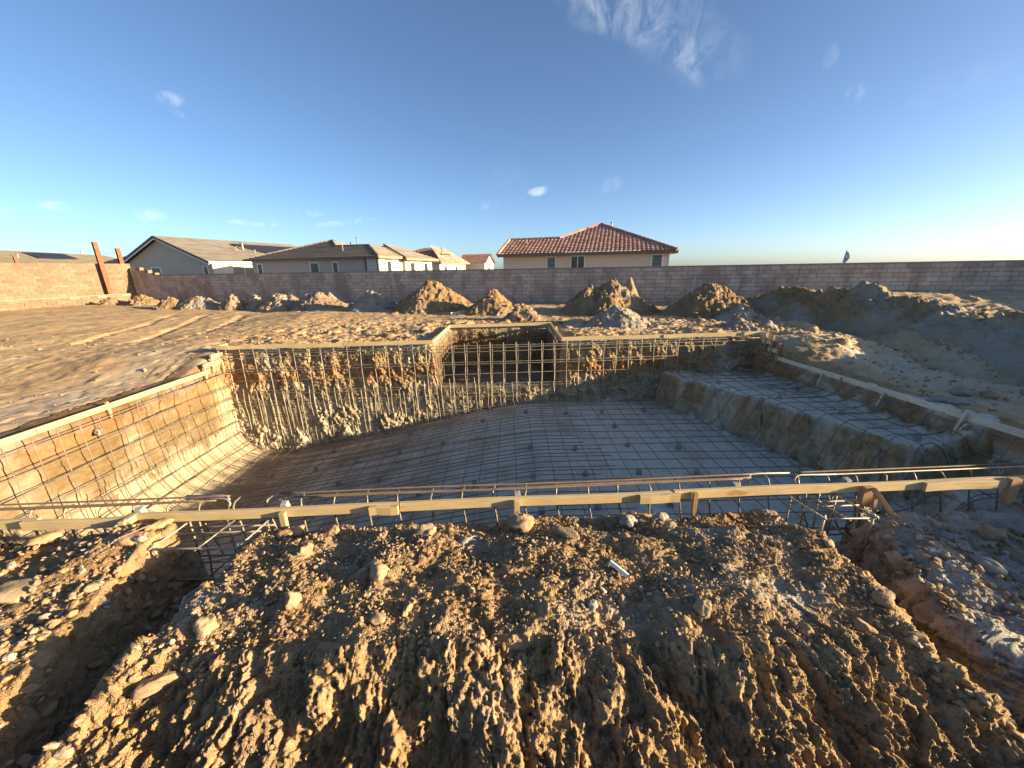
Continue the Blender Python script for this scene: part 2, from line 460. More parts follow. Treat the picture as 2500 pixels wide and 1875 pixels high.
def ground_z(x, y, detail=True):
    z = -.07 + .40 * sstep(7.4, 9.15, y + .0 * x) * (1 - .55 * sstep(-7.5, -12, x)) + .12 * sstep(10, 17, y)
    z = z - .22 * sstep(7.2, 8.6, x) * sstep(10.5, 7.5, y) * 0
    # rise against the far wall on the right
    dw = .2588 * x + .9659 * y
    z = z + .5 * sstep(14.5, 17.5, dw) * sstep(9.5, 13, x)
    z = z + .22 * sstep(-8, -24, x)
    # channel scraped between the shelf of ground and the ridge
    cx = np.interp(y, [5, 6.8, 7.8, 9.6, 10.5, 15], [9.5, 9.3, 9.1, 8.95, 9.0, 10.6])
    z = z - .30 * np.exp(-((x - cx - .12 * n2(y * .9, y * 0, 33)) / .42) ** 2) * sstep(4, 6, y) * sstep(15, 12.5, y)
    # a low heap just outside the back right corner
    z = z + .16 * np.exp(-(((x - 7.1) / .75) ** 2 + ((y - 8.6) / .8) ** 2))
    if detail:
        rough = .32 + .65 * sstep(9, 10, y) * sstep(-9, -5, x) * sstep(13.5, 12, y) + .45 * sstep(6.5, 7.2, x)
        z = z + .045 * fbm(x, y, .45, 3, .5, 1)
        z = z + rough * (.035 * fbm(x, y * 1.5, 1.6, 4, .55, 5) + .02 * ridged(x, y * 1.3, 3.2, 3, .5, 9))
        z = z + rough * (pebbles(x, y, .40, .3, 3) * .45 + pebbles(x + 3, y, .17, .4, 4) * .5 + .022 * sstep(-.08, .08, fbm(x, y * 1.6, 1.9, 3, .55, 13)))
        z = z + .012 * sstep(-.1, .1, fbm(x, y * 2.2, 2.6, 3, .55, 14))
        # wheel tracks on the left
        for (x0, y0, x1, y1) in ((-11.0, 10.8, -13.4, 17.5), (-12.6, 11.2, -15.0, 17.6), (-9.6, 11.5, -11.6, 17.0)):
            L = math.hypot(x1 - x0, y1 - y0); tx, ty = (x1 - x0) / L, (y1 - y0) / L
            s = (x - x0) * tx + (y - y0) * ty; d = -(x - x0) * ty + (y - y0) * tx + .15 * np.sin(s * .6)
            w = np.exp(-(d / .17) ** 4) * sstep(-.5, .5, s) * sstep(L + .5, L - .5, s)
            z = z - w * (.045 + .03 * np.sin(s * 2 * np.pi / .27 + np.abs(d) * 16))
    return z

def grey_at(x, y):
    def bl(cx, cy, rx_, ry_): return np.exp(-(((x - cx) / rx_) ** 2 + ((y - cy) / ry_) ** 2))
    g = .42 * bl(-7.9, 6.4, .7, 1.8) + .2 * bl(-8.4, 8.6, .7, .9) + .8 * bl(7.6, 7.8, .6, 1.5) + .3 * bl(8.5, 5.5, 1.6, 2) + .5 * bl(3.2, 11.6, 1.5, 1.0)
    g = g + .22 * sstep(6.8, 8.5, x) + .55 * bl(4.6, 2.7, .9, .5) + .75 * bl(4.6, 1.6, 1.0, .6)
    return np.clip(g * (.75 + .5 * fbm(x, y, 1.5, 3, .5, 60)) + .25 * np.clip(fbm(x, y, .9, 4, .6, 61) - .25, 0, 1), 0, 1)

# ------------------------------------------------------------------ ground: near part (berm, trenches, banks)
def axis(segs):
    out = []
    for a, b, h in segs:
        n = max(1, int(round((b - a) / h))); out.append(np.linspace(a, b, n, endpoint=False))
    return np.concatenate(out + [[segs[-1][1]]])

def near_base(x, y):
    wob = .07 * n2(x * 1.6 + 4, y * 1.6, 21) + .035 * n2(x * 5, y * 5, 22)
    fr = yf(x) - .14
    dfr = np.where(y > fr, (fr - y) * 7, (fr - y) * 1.6) + .03
    # central berm
    top = -.045 + .05 * n2(x * .9, y * .9, 23) + .03 * n2(x * 2.3, y * 2.3, 24) - .13 * sstep(2.55, 2.98, y) - .03 * sstep(2.1, 1.72, y)
    top = top + .05 * np.exp(-((x - 1.35) / .7) ** 2 - ((y - 2.9) / .35) ** 2)
    lipy = 1.70 + .06 * n2(x * 1.3, y * 0, 28)
    fw = np.clip(lipy - y, 0, 1)
    ds = np.minimum(np.minimum(x + 2.17 + .35 * fw, 2.42 + .30 * fw - x) + wob, dfr)
    d = np.minimum(ds * (1.9 + 2.2 * sstep(2.1, 2.5, y)), (y - lipy - .6 * wob) * .80 - .25 * np.clip(1.25 - y, 0, 1))
    sl = 1.0
    zb = top + np.where(d < 0, d * sl, 0) - .05 * np.exp(-(np.clip(d, 0, 1) / .05))
    # left bank
    lt = -.13 + .05 * n2(x * 1.1, y * 1.1, 25) + .05 * np.exp(-((x + 3.2) / .35) ** 2 - ((y - 2.75) / .25) ** 2) - .10 * sstep(2.3, 1.0, y)
    d2 = np.minimum(-3.06 - x + wob + .12 * sstep(2.2, 1.6, y), dfr)
    zl = lt + np.where(d2 < 0, d2 * (1.25 + 1.5 * sstep(2.3, 2.7, y)), 0)
    # right bank
    rt = -.20 - .06 * sstep(3.2, 3.9, x) + .05 * n2(x * 1.3, y * 1.3, 26) - .06 * sstep(3.4, 4.4, x) - .16 * sstep(2.6, 1.8, y) - .10 * sstep(1.9, 1.0, y) + .05 * np.exp(-((x - 3.45) / .3) ** 2 - ((y - 2.45) / .25) ** 2)
    d3 = np.minimum(x - 3.06 - .17 * sstep(2.3, 2.75, y) + wob * (1 - .7 * sstep(2.3, 2.7, y)) - .25 * sstep(2.4, 1.2, y), dfr)
    zr = rt + np.where(d3 < 0, d3 * (1.5 + 6.5 * sstep(1.9, 2.55, y)), 0)
    # bank on the near side
    zc = -.12 + np.where(y > .72, -(y - .72) * 1.8, 0)
    fl = -.74 - .50 * sstep(1.75, 2.55, y) + .03 * n2(x * 2, y * 2, 27)
    fl = np.where(np.abs(x) < 2.3, -.80, fl)
    fl = np.where(y > fr - .1, np.minimum(fl, np.maximum(-1.28 - 9 * (y - fr), -2.7)), fl)
    z = smax(smax(zb, zl, .04), smax(zr, zc, .04), .04)
    return smax(z, fl, .10)

def near_ground():
    xs = axis([(-7.4, -5.2, .05), (-5.2, -3.4, .018), (-3.4, 3.6, .0066), (3.6, 5.2, .016), (5.2, 7.4, .05)])
    ys = axis([(.30, 1.15, .03), (1.15, 1.78, .0052), (1.78, 3.05, .0075), (3.05, 3.9, .018)])
    X, Y = np.meshgrid(xs, ys)
    Z = near_base(X, Y)
    gy, gx = np.gradient(Z, ys, xs)
    nl = np.sqrt(gx * gx + gy * gy + 1)
    NX, NY, NZ = -gx / nl, -gy / nl, 1 / nl
    steep = np.clip((1 - NZ - .12) / .4, 0, 1)
    face = np.clip((1 - NZ - .03) / .10, 0, 1) * sstep(1.90, 1.74, Y) * (X > -2.5) * (X < 2.75)
    sA = np.concatenate([np.zeros((1, X.shape[1])), np.cumsum(np.sqrt(np.diff(Z, axis=0) ** 2 + np.diff(Y, axis=0) ** 2), axis=0)], 0)
    # flat ground: clods
    flat = 1 - steep * .75
    D = .050 * fbm(X, Y, 1.9, 3, .5, 40) + .012 * fbm(X, Y, 7, 3, .6, 41)
    cr = sstep(-.15, .35, fbm(X, Y, 1.6, 3, .55, 43))
    D = D + flat * (pebbles(X, Y, .34, .16, 50, .2, .5) * .30 + pebbles(X, Y, .15, .15, 51) * .36 + cr * (pebbles(X, Y, .075, .16, 52) * .45 + pebbles(X, Y, .04, .30, 53) * .6 + pebbles(X, Y, .021, .6, 54) * .8))
    D = D + flat * .022 * sstep(-.05, .06, fbm(X, Y * 1.2, 3.4, 3, .55, 44))
    D = D - flat * .012 * (np.abs(n2(X * 17, Y * 17, 87)) + .6 * np.abs(n2(X * 37, Y * 37, 88)) + .4 * np.abs(n2(X * 70, Y * 70, 89)))
    # steep cut faces: bucket-tooth gouges and hanging crumbs (pattern stretched down the face)
    warp = .09 * n2(X * 1.5, sA * 1.3, 70)
    u = X + warp + .20 * (sA - 1) * np.sign(X) * np.minimum(np.abs(X) / 2.0, 1)
    v = sA * .90
    crumb = np.abs(n2(u * 19, v * 15, 84)) + .6 * np.abs(n2(u * 41, v * 31, 85)) + .4 * np.abs(n2(u * 80, v * 62, 86))
    G = .066 * fbm(u, v, 2.0, 3, .55, 71) + .050 * sstep(-.14, .08, fbm(u, v * .7, 2.7, 4, .62, 72)) + .026 * sstep(-.06, .05, fbm(u, v * .7, 8.0, 4, .64, 73))
    G = G + .012 * (ridged(u, sA * .4, 5.6, 2, .55, 78) - .3) - .020 * crumb + .012 * sstep(-.05, .08, fbm(u, v, 22, 3, .65, 74))
    G = G + pebbles(u, v * .9, .06, .30, 75) * .45 + pebbles(u, v * .8, .03, .45, 76) * .6 + pebbles(u, v * .8, .017, .5, 80) * .75
    side = steep * (1 - face) * (1 + 1.1 * sstep(2.5, 2.9, X))
    Gs = .05 * n2(Y * 2.2, Z * 2.2 + X * .5, 81) + .035 * fbm(Y, Z * 1.2, 6, 4, .62, 82) + .03 * sstep(-.08, .08, fbm(Y + X, Z * 1.6, 4.5, 4, .62, 90)) + pebbles(Y, Z + X, .12, .3, 83) * .4
    D = D + face * G + side * Gs
    Zf = Z + D * NZ
    Xf, Yf_ = X + D * NX * .9, Y + D * NY * .9
    # colour
    g = grey_at(X, Y) + .22 * np.exp(-((X - 1.75) / .5) ** 2 - ((Y - 1.95) / .2) ** 2) + .55 * np.exp(-((X - .75) / .3) ** 2 - ((Y - 2.8) / .12) ** 2) + .6 * np.exp(-((X + .35) / .22) ** 2 - ((Y - 2.72) / .12) ** 2)
    g = g + .5 * np.exp(-((X - 1.2) / .5) ** 2 - ((Y - 2.05) / .13) ** 2)
    g = g + .65 * sstep(2.5, 3.1, X) + .30 * sstep(-.1, .35, fbm(X, Y, 1.1, 3, .55, 69)) * sstep(1.75, 1.95, Y)
    g = np.clip(g * (.6 + .8 * (fbm(X, Y, 4, 3, .5, 65) + .4)), 0, 1)
    r = np.clip(.45 * (fbm(X, Y, 1.7, 3, .6, 66) + .12) + .65 * np.exp(-((Y - 2.8) / .16) ** 2) * sstep(-.25, .35, fbm(X, Y, 3, 3, .5, 67)) + .15 * sstep(-.12, -.3, Z) * sstep(-.42, -.3, Z) * side, 0, 1) * (1 - face * .7) * (1 - .8 * sstep(2.2, 2.6, X))
    V = np.stack([Xf, Yf_, Zf], -1)
    return xs, ys, V, grid_faces(*X.shape), g, r, Zf

NXS, NYS, NV, NF, NG, NR, NZF = near_ground()
def near_h(x, y):
    i = np.clip(np.searchsorted(NXS, x) - 1, 0, len(NXS) - 2); j = np.clip(np.searchsorted(NYS, y) - 1, 0, len(NYS) - 2)
    return np.maximum.reduce([NZF[j, i], NZF[j + 1, i], NZF[j, i + 1]])

near = link('ground', np_mesh('near_ground', NV, NF, True, {'grey': NG, 'red': NR}), MAT['bank'])
near['kind'] = 'structure'

# ------------------------------------------------------------------ ground: the rest of the yard and the land beyond
def far_ground():
    xs = axis([(-46, -26, .6), (-26, -14, .10), (-14, -8, .055), (-8, 8, .034), (8, 13, .05), (13, 22, .11), (22, 40, .5)])
    ys = axis([(-6, .32, .25), (.32, 4, .07), (4, 8.5, .045), (8.5, 14, .036), (14, 20, .075), (20, 28, .16)])
    X, Y = np.meshgrid(xs, ys)
    Z = ground_z(X, Y)
    # blend down into the near ground's level at its border
    nb = sstep(3.3, 2.7, Y) * sstep(8.2, 7.0, np.abs(X))
    Z = Z - .22 * nb * (Y < 3.9)
    F = grid_faces(*X.shape)
    cx = X.ravel()[F].mean(1); cy = Y.ravel()[F].mean(1)
    inpit = (cx > LX - .40) & (cx < rx(cy) + .40) & (cy > yf(cx) - .1) & (cy < yb(cx) + .40)
    inpit |= (cx > AL0 - .40) & (cx < AL1 + .40) & (cy > 8) & (cy < ALY + .36 + .04 * cx)
    inpit |= (np.abs(cx) < 7.25) & (cy > .42) & (cy < yf(cx) + .1)
    F = F[~inpit]
    g = grey_at(X, Y)
    r = np.clip(.35 * (fbm(X, Y, .8, 4, .6, 63) + .05) + .25 * sstep(-9, -6, X) * sstep(9, 10, Y) * sstep(12, 10, Y), 0, 1) * (1 - sstep(6, 8, X))
    return np.stack([X, Y, Z], -1), F, g, r, .9 * sstep(6.2, 7.4, X + .5 * n2(X * .8, Y * .8, 68)) * sstep(12.5, 10, Y)  # last value masks the warm tint painted over the shaded right yard
v, f, g, r, shade_w = far_ground()
yard = link('ground', np_mesh('yard_ground', v, f, True, {'grey': g, 'red': r, 'shade_tint': shade_w}), MAT['soil'])
yard['kind'] = 'structure'
# land beyond the yard, out to the horizon
B = [(-46, -6), (40, -6), (40, 28), (-46, 28)]; O_ = [(-3000, -3000), (3000, -3000), (3000, 4000), (-3000, 4000)]
V = [(x, y, -.07 if y < 0 else .25) for x, y in B] + [(x, y, -1.0) for x, y in O_]
land = link('terrain', np_mesh('terrain', V, [(0, 4, 5, 1), (1, 5, 6, 2), (2, 6, 7, 3), (3, 7, 4, 0)], False, {'grey': [.3] * 8, 'red': [0] * 8}), MAT['soil'])
land['kind'] = 'structure'

# ------------------------------------------------------------------ pit floor and walls
def pit_floor():
    xs = axis([(-7.2, 2.6, .040), (2.6, 6.9, .019)]); ys = axis([(2.75, 9.3, .025), (9.3, 11.95, .05)])
    X, Y = np.meshgrid(xs, ys)
    Z = floor_z(X, Y)
    dd_ = SHE1 - SHE0; LL = np.hypot(*dd_); sx, sy = -dd_[1] / LL, dd_[0] / LL
    alc = (Y > yb(X) - .02)
    Z = np.where(alc, -.92 + .02 * n2(X * 3, Y * 3, 5), Z)
    Z = Z + .012 * fbm(X, Y, 2.5, 4, .55, 130) + .006 * fbm(X, Y, 14, 3, .6, 131)
    gy, gx = np.gradient(Z, ys, xs); st = np.clip(np.hypot(gx, gy) - .25, 0, 1) * (X > 1.5)
    kk = np.ones(9) / 9
    for ax_ in (0, 1): st = np.apply_along_axis(lambda q: np.convolve(q, kk, 'same'), ax_, st)
    Z = Z + np.clip(st * 1.5, 0, 1) * (.06 * fbm(X, Y * 1.2, 4.6, 5, .65, 132)) + .02 * fbm(X, Y, 6, 3, .6, 135) * (X > 3)
    Z = Z + .010 * sstep(-.05, .08, fbm(X, Y, 3.1, 4, .6, 138)) + (pebbles(X, Y, .22, .16, 139) * .16 + pebbles(X, Y, .10, .2, 137) * .3)
    hd = np.clip(st * 2, 0, 1) * (.07 * fbm3(X, Y, Z * 1.3, 3.5, 4, .6, 160) + .035 * sstep(-.1, .1, fbm3(X, Y, Z * 1.6, 8, 3, .6, 161)))
    X, Y = X - hd * sx, Y - hd * sy
    F = grid_faces(*X.shape); c = lambda A: A.ravel()[F].mean(1)
    cx, cy = c(X), c(Y)
    keep = ((cx > LX - .22) & (cx < rx(cy) + .25) & (cy > yf(cx) - .26) & (cy < yb(cx) + .16)) | ((cx > AL0 - .22) & (cx < AL1 + .22) & (cy > 8.8) & (cy < ALY + .25 + .0437 * cx))
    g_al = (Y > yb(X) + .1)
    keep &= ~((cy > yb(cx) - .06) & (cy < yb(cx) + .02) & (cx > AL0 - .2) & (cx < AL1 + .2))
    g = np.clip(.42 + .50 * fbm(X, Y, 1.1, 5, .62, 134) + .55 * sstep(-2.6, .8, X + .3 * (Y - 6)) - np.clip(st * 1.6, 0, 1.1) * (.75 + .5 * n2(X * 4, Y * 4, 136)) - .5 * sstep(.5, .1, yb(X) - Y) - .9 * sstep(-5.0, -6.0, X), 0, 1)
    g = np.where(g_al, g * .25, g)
    return np.stack([X, Y, Z], -1), F[keep], g, np.zeros_like(g)
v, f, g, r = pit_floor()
o = link('pit_floor', np_mesh('pit_floor', v, f, True, {'grey': g, 'red': r, 'shade_tint': (v[..., 1] > yb(v[..., 0]) + .1).astype(float)}), MAT['pit']); o['kind'] = 'structure'  # alcove floor: deep shade painted into the soil colour

def rounded_path(pts, rad, step):
    P = [np.array(p, float) for p in pts]; out = []
    for i in range(len(P)):
        if i in (0, len(P) - 1): out.append(P[i]); continue
        a = P[i - 1] - P[i]; b = P[i + 1] - P[i]; a /= np.linalg.norm(a); b /= np.linalg.norm(b)
        p0, p1 = P[i] + a * rad, P[i] + b * rad
        for t in np.linspace(0, 1, 9): out.append((1 - t) ** 2 * p0 + 2 * t * (1 - t) * P[i] + t * t * p1)
    out = np.array(out); s = np.concatenate([[0], np.cumsum(np.hypot(*np.diff(out, axis=0).T))])
    q = np.arange(0, s[-1], step)
    R = np.stack([np.interp(q, s, out[:, 0]), np.interp(q, s, out[:, 1])], -1)
    T = np.gradient(R, axis=0); T /= np.linalg.norm(T, axis=1)[:, None]
    k = np.ones(7) / 7
    T = np.stack([np.convolve(np.pad(T[:, j], 3, 'edge'), k, 'valid') for j in (0, 1)], -1); T /= np.linalg.norm(T, axis=1)[:, None]
    return q, R, T

def pit_wall(pts, name, low=False, step=.019):
    q, R, T = rounded_path(pts, .22, step)
    IN = np.stack([T[:, 1], -T[:, 0]], -1)                # path runs clockwise seen from above: inside is on the right
    n = len(q)
    x, y = R[:, 0], R[:, 1]
    if low:
        zt = np.full(n, -.78) + .05 * n2(x * 2, y * 2, 3); zb = floor_z(x, np.minimum(y, yb(x) - .35), False) - .1
        ztop = zt
    else:
        ox, oy = x - IN[:, 0] * .45, y - IN[:, 1] * .45
        zt = ground_z(x - IN[:, 0] * .3, y - IN[:, 1] * .3, False) + .01 * n2(x * 3, y * 3, 4)
        zb = floor_z(np.clip(x + IN[:, 0] * .2, LX + .05, 6.3), np.clip(y + IN[:, 1] * .2, 3.2, 9.2), False) - .12
        alc = (y > yb(x) + .1) & (x > AL0 - .3) & (x < AL1 + .3)
        zb = np.where(alc, -.95, zb)
        k = np.ones(15) / 15; zb = np.convolve(np.pad(zb, 7, 'edge'), k, 'valid')
    m = 150
    t = np.linspace(0, 1, m)
    fl = 14                                               # flange rows on the ground
    Xs, Ys, Zs = [], [], []
    for j in range(m):
        if j < fl and not low:
            o = .5 - (.5 - .17) * j / fl
            px, py = x - IN[:, 0] * o, y - IN[:, 1] * o
            w = j / fl
            zz = ground_z(px, py) * (1 - w) + zt * w + (.004 + .012 * math.sin(math.pi * w))
            if j == 0: zz = zz - .05
        elif j < fl and low:
            o = .55 - (.55 - .17) * j / fl
            px, py = x - IN[:, 0] * o, y - IN[:, 1] * o; zz = zt + 0 * x - (.05 if j == 0 else 0)
        else:
            s = (j - fl) / (m - 1 - fl)
            e = min(1, s * 9); rnd = math.sqrt(max(0, 1 - (1 - e) ** 2)) if e < 1 else 1
            o = .17 - .06 * rnd - .13 * s
            px, py = x - IN[:, 0] * o, y - IN[:, 1] * o
            zz = zt + (zb - zt) * s
        Xs.append(px); Ys.append(py); Zs.append(zz)
    X, Y, Z = np.array(Xs), np.array(Ys), np.array(Zs)
    # roughness by wall
    back = (np.abs(IN[:, 1]) > .7)
    amp = np.where(back, 1.0, .22); amp = np.where((IN[:, 0] > .7) & (x < -5), .26, amp); amp = np.where((IN[:, 0] < -.7) & (x > 5), .6, amp)
    alc = (y > yb(x) + .6) & (x > AL0 - .3) & (x < AL1 + .3)
    amp = np.where(alc, .35, amp)
    k = np.ones(25) / 25; amp = np.convolve(np.pad(amp, 12, 'edge'), k, 'valid')[None, :]
    w = np.clip((np.arange(m) - fl + 3) / 8.0, 0, 1)[:, None]
    h = q[None, :] + 0 * Z
    u = h + .09 * n2(h * 1.7, Z * 1.5, 140) + .12 * Z
    lower = sstep(.0, -1.0, Z)
    D = .075 * fbm(u, Z * .8, 1.5, 3, .5, 141) + .022 * (ridged(u, Z * .3, 2.9, 2, .5, 142) - .45) + .016 * (ridged(u, Z * .4, 7.5, 2, .55, 143) - .4)
    D = D + .040 * sstep(-.08, .06, fbm(u, Z * .65, 2.6, 4, .6, 155)) + .028 * sstep(-.06, .06, fbm(u, Z * .6, 6.5, 4, .62, 156)) - .022 * (np.abs(n2(u * 11, Z * 8, 157)) + .6 * np.abs(n2(u * 23, Z * 17, 158)))
    D = D + .012 * (ridged(u, Z * .6, 17, 2, .6, 144) - .3) + pebbles(u, Z * .8, .16, .35, 145) * .35 + pebbles(u, Z * .8, .075, .6, 146) * .6
    # an undercut along the clay band
    D = D - .07 * np.exp(-((Z + .42 + .12 * n2(h * .8, h * 0, 147)) / .11) ** 2) * sstep(-.3, .3, n2(h * 1.3, h * 0, 148) + .25)
    S_ = .25 * fbm(h, Z * 1.5, 1.2, 4, .55, 149) * .2 + .02 * fbm(h, Z, 6, 3, .55, 150)
    D = amp * D + (1 - amp) * S_
    D = D * w
    X = X + IN[:, 0][None] * D; Y = Y + IN[:, 1][None] * D
    Z = Z + np.where(w > 0, .012 * fbm(h, Z * 2, 9, 2, .5, 151), 0) * w
    g = np.clip(.25 * sstep(-1.1, -1.9, Z) + .25 * fbm(h, Z, 1.2, 4, .6, 152) + .45 * sstep(3.5, 5, x)[None] * sstep(-.2, -.5, Z), 0, .85)
    r = np.clip(np.exp(-((Z + .40 + .1 * n2(h * .7, Z * 0, 153)) / .13) ** 2) * (.45 + .7 * n2(h * 1.1, Z * 2, 154)) * (x < 5)[None], 0, .8)
    o = link(name, np_mesh(name, np.stack([X, Y, Z], -1), grid_faces(m, n)[:, ::-1], True, {'grey': g, 'red': r, 'shade_tint': np.maximum(sstep(-6.2, -6.7, X) * sstep(.1, .7, yb(X) - Y), .9 * (Y > yb(X) + .35) * sstep(.35, .05, Z)) + 0 * Z}), MAT['pit'])  # left wall toned down against the sun, alcove shade painted in
    o['kind'] = 'structure'
    return o
pit_wall([(LX, 2.6), (LX, yb(LX)), (AL0, yb(AL0)), (AL0, ALY - .08), (AL1, ALY + .05), (AL1, yb(AL1)), (rx(9.3), yb(6.1)), (rx(2.9), 2.9)], 'pit_wall')
pit_wall([(AL0 - .3, yb(AL0) + .02), (AL1 + .3, yb(AL1) + .02)], 'pit_wall', low=True)

# ------------------------------------------------------------------ spoil heaps
def heap(name, label, cx, cy, R, top, zg, seed, grey=.1, red=.1, ax=1.0, ay=.85, rot=0.0, peaks=(), rough=1.0, group='dirt heaps along the back wall'):
    n = int(np.clip(R * 110, 70, 190))
    u = np.linspace(-1.35, 1.35, n); U, Vv = np.meshgrid(u, u)
    c, s = math.cos(rot), math.sin(rot)
    lx, ly = U * R * ax, Vv * R * ay
    X = cx + lx * c - ly * s; Y = cy + lx * s + ly * c
    rr = np.hypot(U, Vv) * (1 + .22 * n2(np.arctan2(Vv, U) * 1.3 + seed, U * 0 + seed * 2.3, seed))
    H = top - zg
    rr = rr / 1.08
    prof = 1.06 - np.sqrt(rr * rr * 1.12 + .012)
    prof = np.where(prof < .25, prof - .0, prof) 
    z = H * prof * 1.02
    for (pu, pv, ph, pr) in peaks:
        z = np.maximum(z, H * ph * np.clip(1 - np.hypot(U - pu, Vv - pv) / pr, -.3, 1))
    on = sstep(1.15, .85, rr)
    z = z + on * rough * (.07 * H * fbm(X, Y, 1.5, 3, .55, seed) + .022 * ridged(X, Y, 3.5, 3, .5, seed + 1) + .03 * sstep(-.08, .08, fbm(X, Y, 3.2, 3, .55, seed + 7)) + pebbles(X, Y, .22, .3, seed + 2) * .6 + pebbles(X, Y, .10, .45, seed + 3) * .7)
    z = np.where(rr > 1.02, z - .25 * np.clip(rr - 1.02, 0, 1), z)
    Z = ground_z(X, Y, False) * .0 + zg + z - .02
    g = np.clip(grey + .45 * fbm(X, Y, 1.3, 3, .55, seed + 4), 0, 1); r = np.clip(red + .3 * fbm(X, Y, 2, 3, .5, seed + 5), 0, 1)
    P = np.stack([X - cx, Y - cy, Z - zg], -1)
    o = link(name, np_mesh(name, P, grid_faces(n, n), True, {'grey': g, 'red': r}), MAT['heap'])
    o.location = (cx, cy, zg)
    return tag(o, label, 'dirt heap', group)

HE = [('tan low heap at the foot of the sunlit left wall, leftmost heap', -22.5, 22.2, .95, .86, .32, 201, .05, .1, {}),
      ('tan pointed heap in the corner where the two block walls meet', -20.6, 22.1, 1.0, .98, .32, 202, .05, .1, {}),
      ('small ochre heap beside the walls\' corner, third from the left', -17.3, 20.0, .76, .96, .32, 203, .0, .3, {}),
      ('broad pale heap with a flat top below the grey gabled house', -15.9, 20.1, 1.08, .98, .32, 204, .45, .0, dict(peaks=[(.45, 0, .85, .8)])),
      ('narrow crumbly heap below the three pane window of the grey house', -13.8, 19.6, .72, 1.05, .34, 205, .3, .1, {}),
      ('smallest heap of the back row, capped by pale soil', -12.6, 19.5, .50, 1.0, .34, 206, .55, .0, {}),
      ('pale rocky heap full of white lumps in the back row', -11.15, 19.1, 1.1, 1.08, .35, 207, .5, .0, dict(peaks=[(.5, 0, .9, .7)])),
      ('twin peaked heap with pale lit tops left of the grey blue heap', -8.9, 18.4, 1.18, 1.14, .36, 208, .4, .05, dict(peaks=[(-.5, 0, .95, .7), (.35, .1, 1.0, .6)])),
      ('grey blue heap with crumbly white lumps left of the large brown heap', -6.0, 17.1, 1.2, 1.18, .38, 209, .85, .0, dict(peaks=[(-.15, 0, 1.05, .6)])),
      ('large brown conical heap, tallest of those left of the alcove', -3.25, 16.4, 1.8, 1.66, .38, 210, .0, .12, dict(ay=.75)),
      ('medium tan heap right of the large brown conical one', -.62, 15.0, 1.05, 1.30, .38, 211, .0, .15, {}),
      ('small tan clump heap just behind the alcove\'s form board', .40, 12.95, .66, .90, .36, 212, .0, .25, {}),
      ('biggest broad rubbly heap with a pale spike on top, below the red roofed house', 3.75, 14.6, 1.65, 1.48, .36, 213, .1, .12, dict(peaks=[(-.45, 0, .92, .8), (.42, .1, 1.12, .42)], rough=1.5)),
      ('low grey fan shaped heap in front of the biggest heap', 3.2, 11.6, .95, .92, .34, 214, .75, .0, {}),
      ('rough dark brown heap right of the biggest heap', 6.85, 13.6, 1.45, 1.40, .38, 215, .0, .15, dict(peaks=[(.5, -.1, .7, .7)], rough=1.6)),
      ('grey gravelly heap at the right foot of the rough dark brown heap', 7.15, 12.0, .68, .86, .36, 216, .85, .0, {}),
      ('small grey heap just behind the back right corner of the pit', 6.3, 10.55, .52, .62, .35, 217, .85, .0, {})]
for lb, cx, cy, R, tp, zg, sd, gr, rd, kw in HE:
    heap('dirt_heap', lb, cx, cy, R, tp, zg, sd, gr, rd, **kw)

def spoil_ridge():
    q = np.linspace(0, len(RIDGE) - 1, 420)
    C = np.stack([np.interp(q, np.arange(len(RIDGE)), RIDGE[:, k]) for k in range(3)], -1)
    for k in range(3): C[:, k] = np.convolve(np.pad(C[:, k], 12, 'edge'), np.ones(25) / 25, 'valid')
    T = np.gradient(C[:, :2], axis=0); T /= np.linalg.norm(T, axis=1)[:, None]
    N = np.stack([-T[:, 1], T[:, 0]], -1)                # to the right of the walk towards the camera
    w = np.linspace(-1.25, 1.25, 120)
    L = np.concatenate([[0], np.cumsum(np.hypot(*np.diff(C[:, :2], axis=0).T))])
    Wd = (.9 + .75 * C[:, 2])[:, None] * (1 + .12 * n2(L * .7, L * 0, 301))[:, None]
    X = C[:, :1] + N[:, :1] * w * Wd; Y = C[:, 1:2] + N[:, 1:2] * w * Wd
    top = C[:, 2:3] + .10 * n2(L * 1.3, L * 0 + 3, 302)[:, None] + .08 * n2(L * 3.1, L * 0, 303)[:, None] + .14 * n2(L * .6, L * 0, 306)[:, None]
    endw = sstep(0, 1.2, L)[:, None]
    g0 = ground_z(X, Y, False)
    pr = 1 - np.abs(w) ** 1.15
    Z = g0 + (top * endw - g0 * endw) * np.clip(pr, -.2, 1)[None]
    on = np.clip(pr + .25, 0, 1)[None]
    Z = Z + on * (.03 * sstep(-.1, .1, fbm(X, Y, 2.4, 3, .55, 311)) + .13 * fbm(X, Y, 1.3, 5, .6, 304) + .035 * ridged(X, Y, 3.2, 3, .5, 305) + pebbles(X, Y, .34, .35, 307) * .6 + pebbles(X, Y, .16, .5, 308) * .8 - .03 * np.abs(fbm(X, Y * .6, 5, 2, .6, 312))) - .03
    g = np.clip(.42 + .8 * fbm(X, Y, .6, 4, .6, 309) + .3 * sstep(10.5, 8, Y) * (w[None] < 0), 0, 1)
    o = link('spoil_ridge', np_mesh('spoil_ridge', np.stack([X, Y, Z], -1), grid_faces(*X.shape)[:, ::-1], True, {'grey': g, 'red': .1 * np.ones_like(g), 'shade_tint': 1.0 * np.ones_like(g)}), MAT['ridge'])  # whole ridge takes the painted warm tint for its bluish shade
    tag(o, 'long grey spoil ridge running along the right side beside a scraped channel', 'spoil ridge')
spoil_ridge()
heap('dirt_heap', 'unseen tall spoil heap added at the far right to shade the yard', 23.0, 13.0, 5.2, 2.3, .5, 230, .3, .1, ay=1.3, group=None)  # out of view, added to cast shade behind the ridge

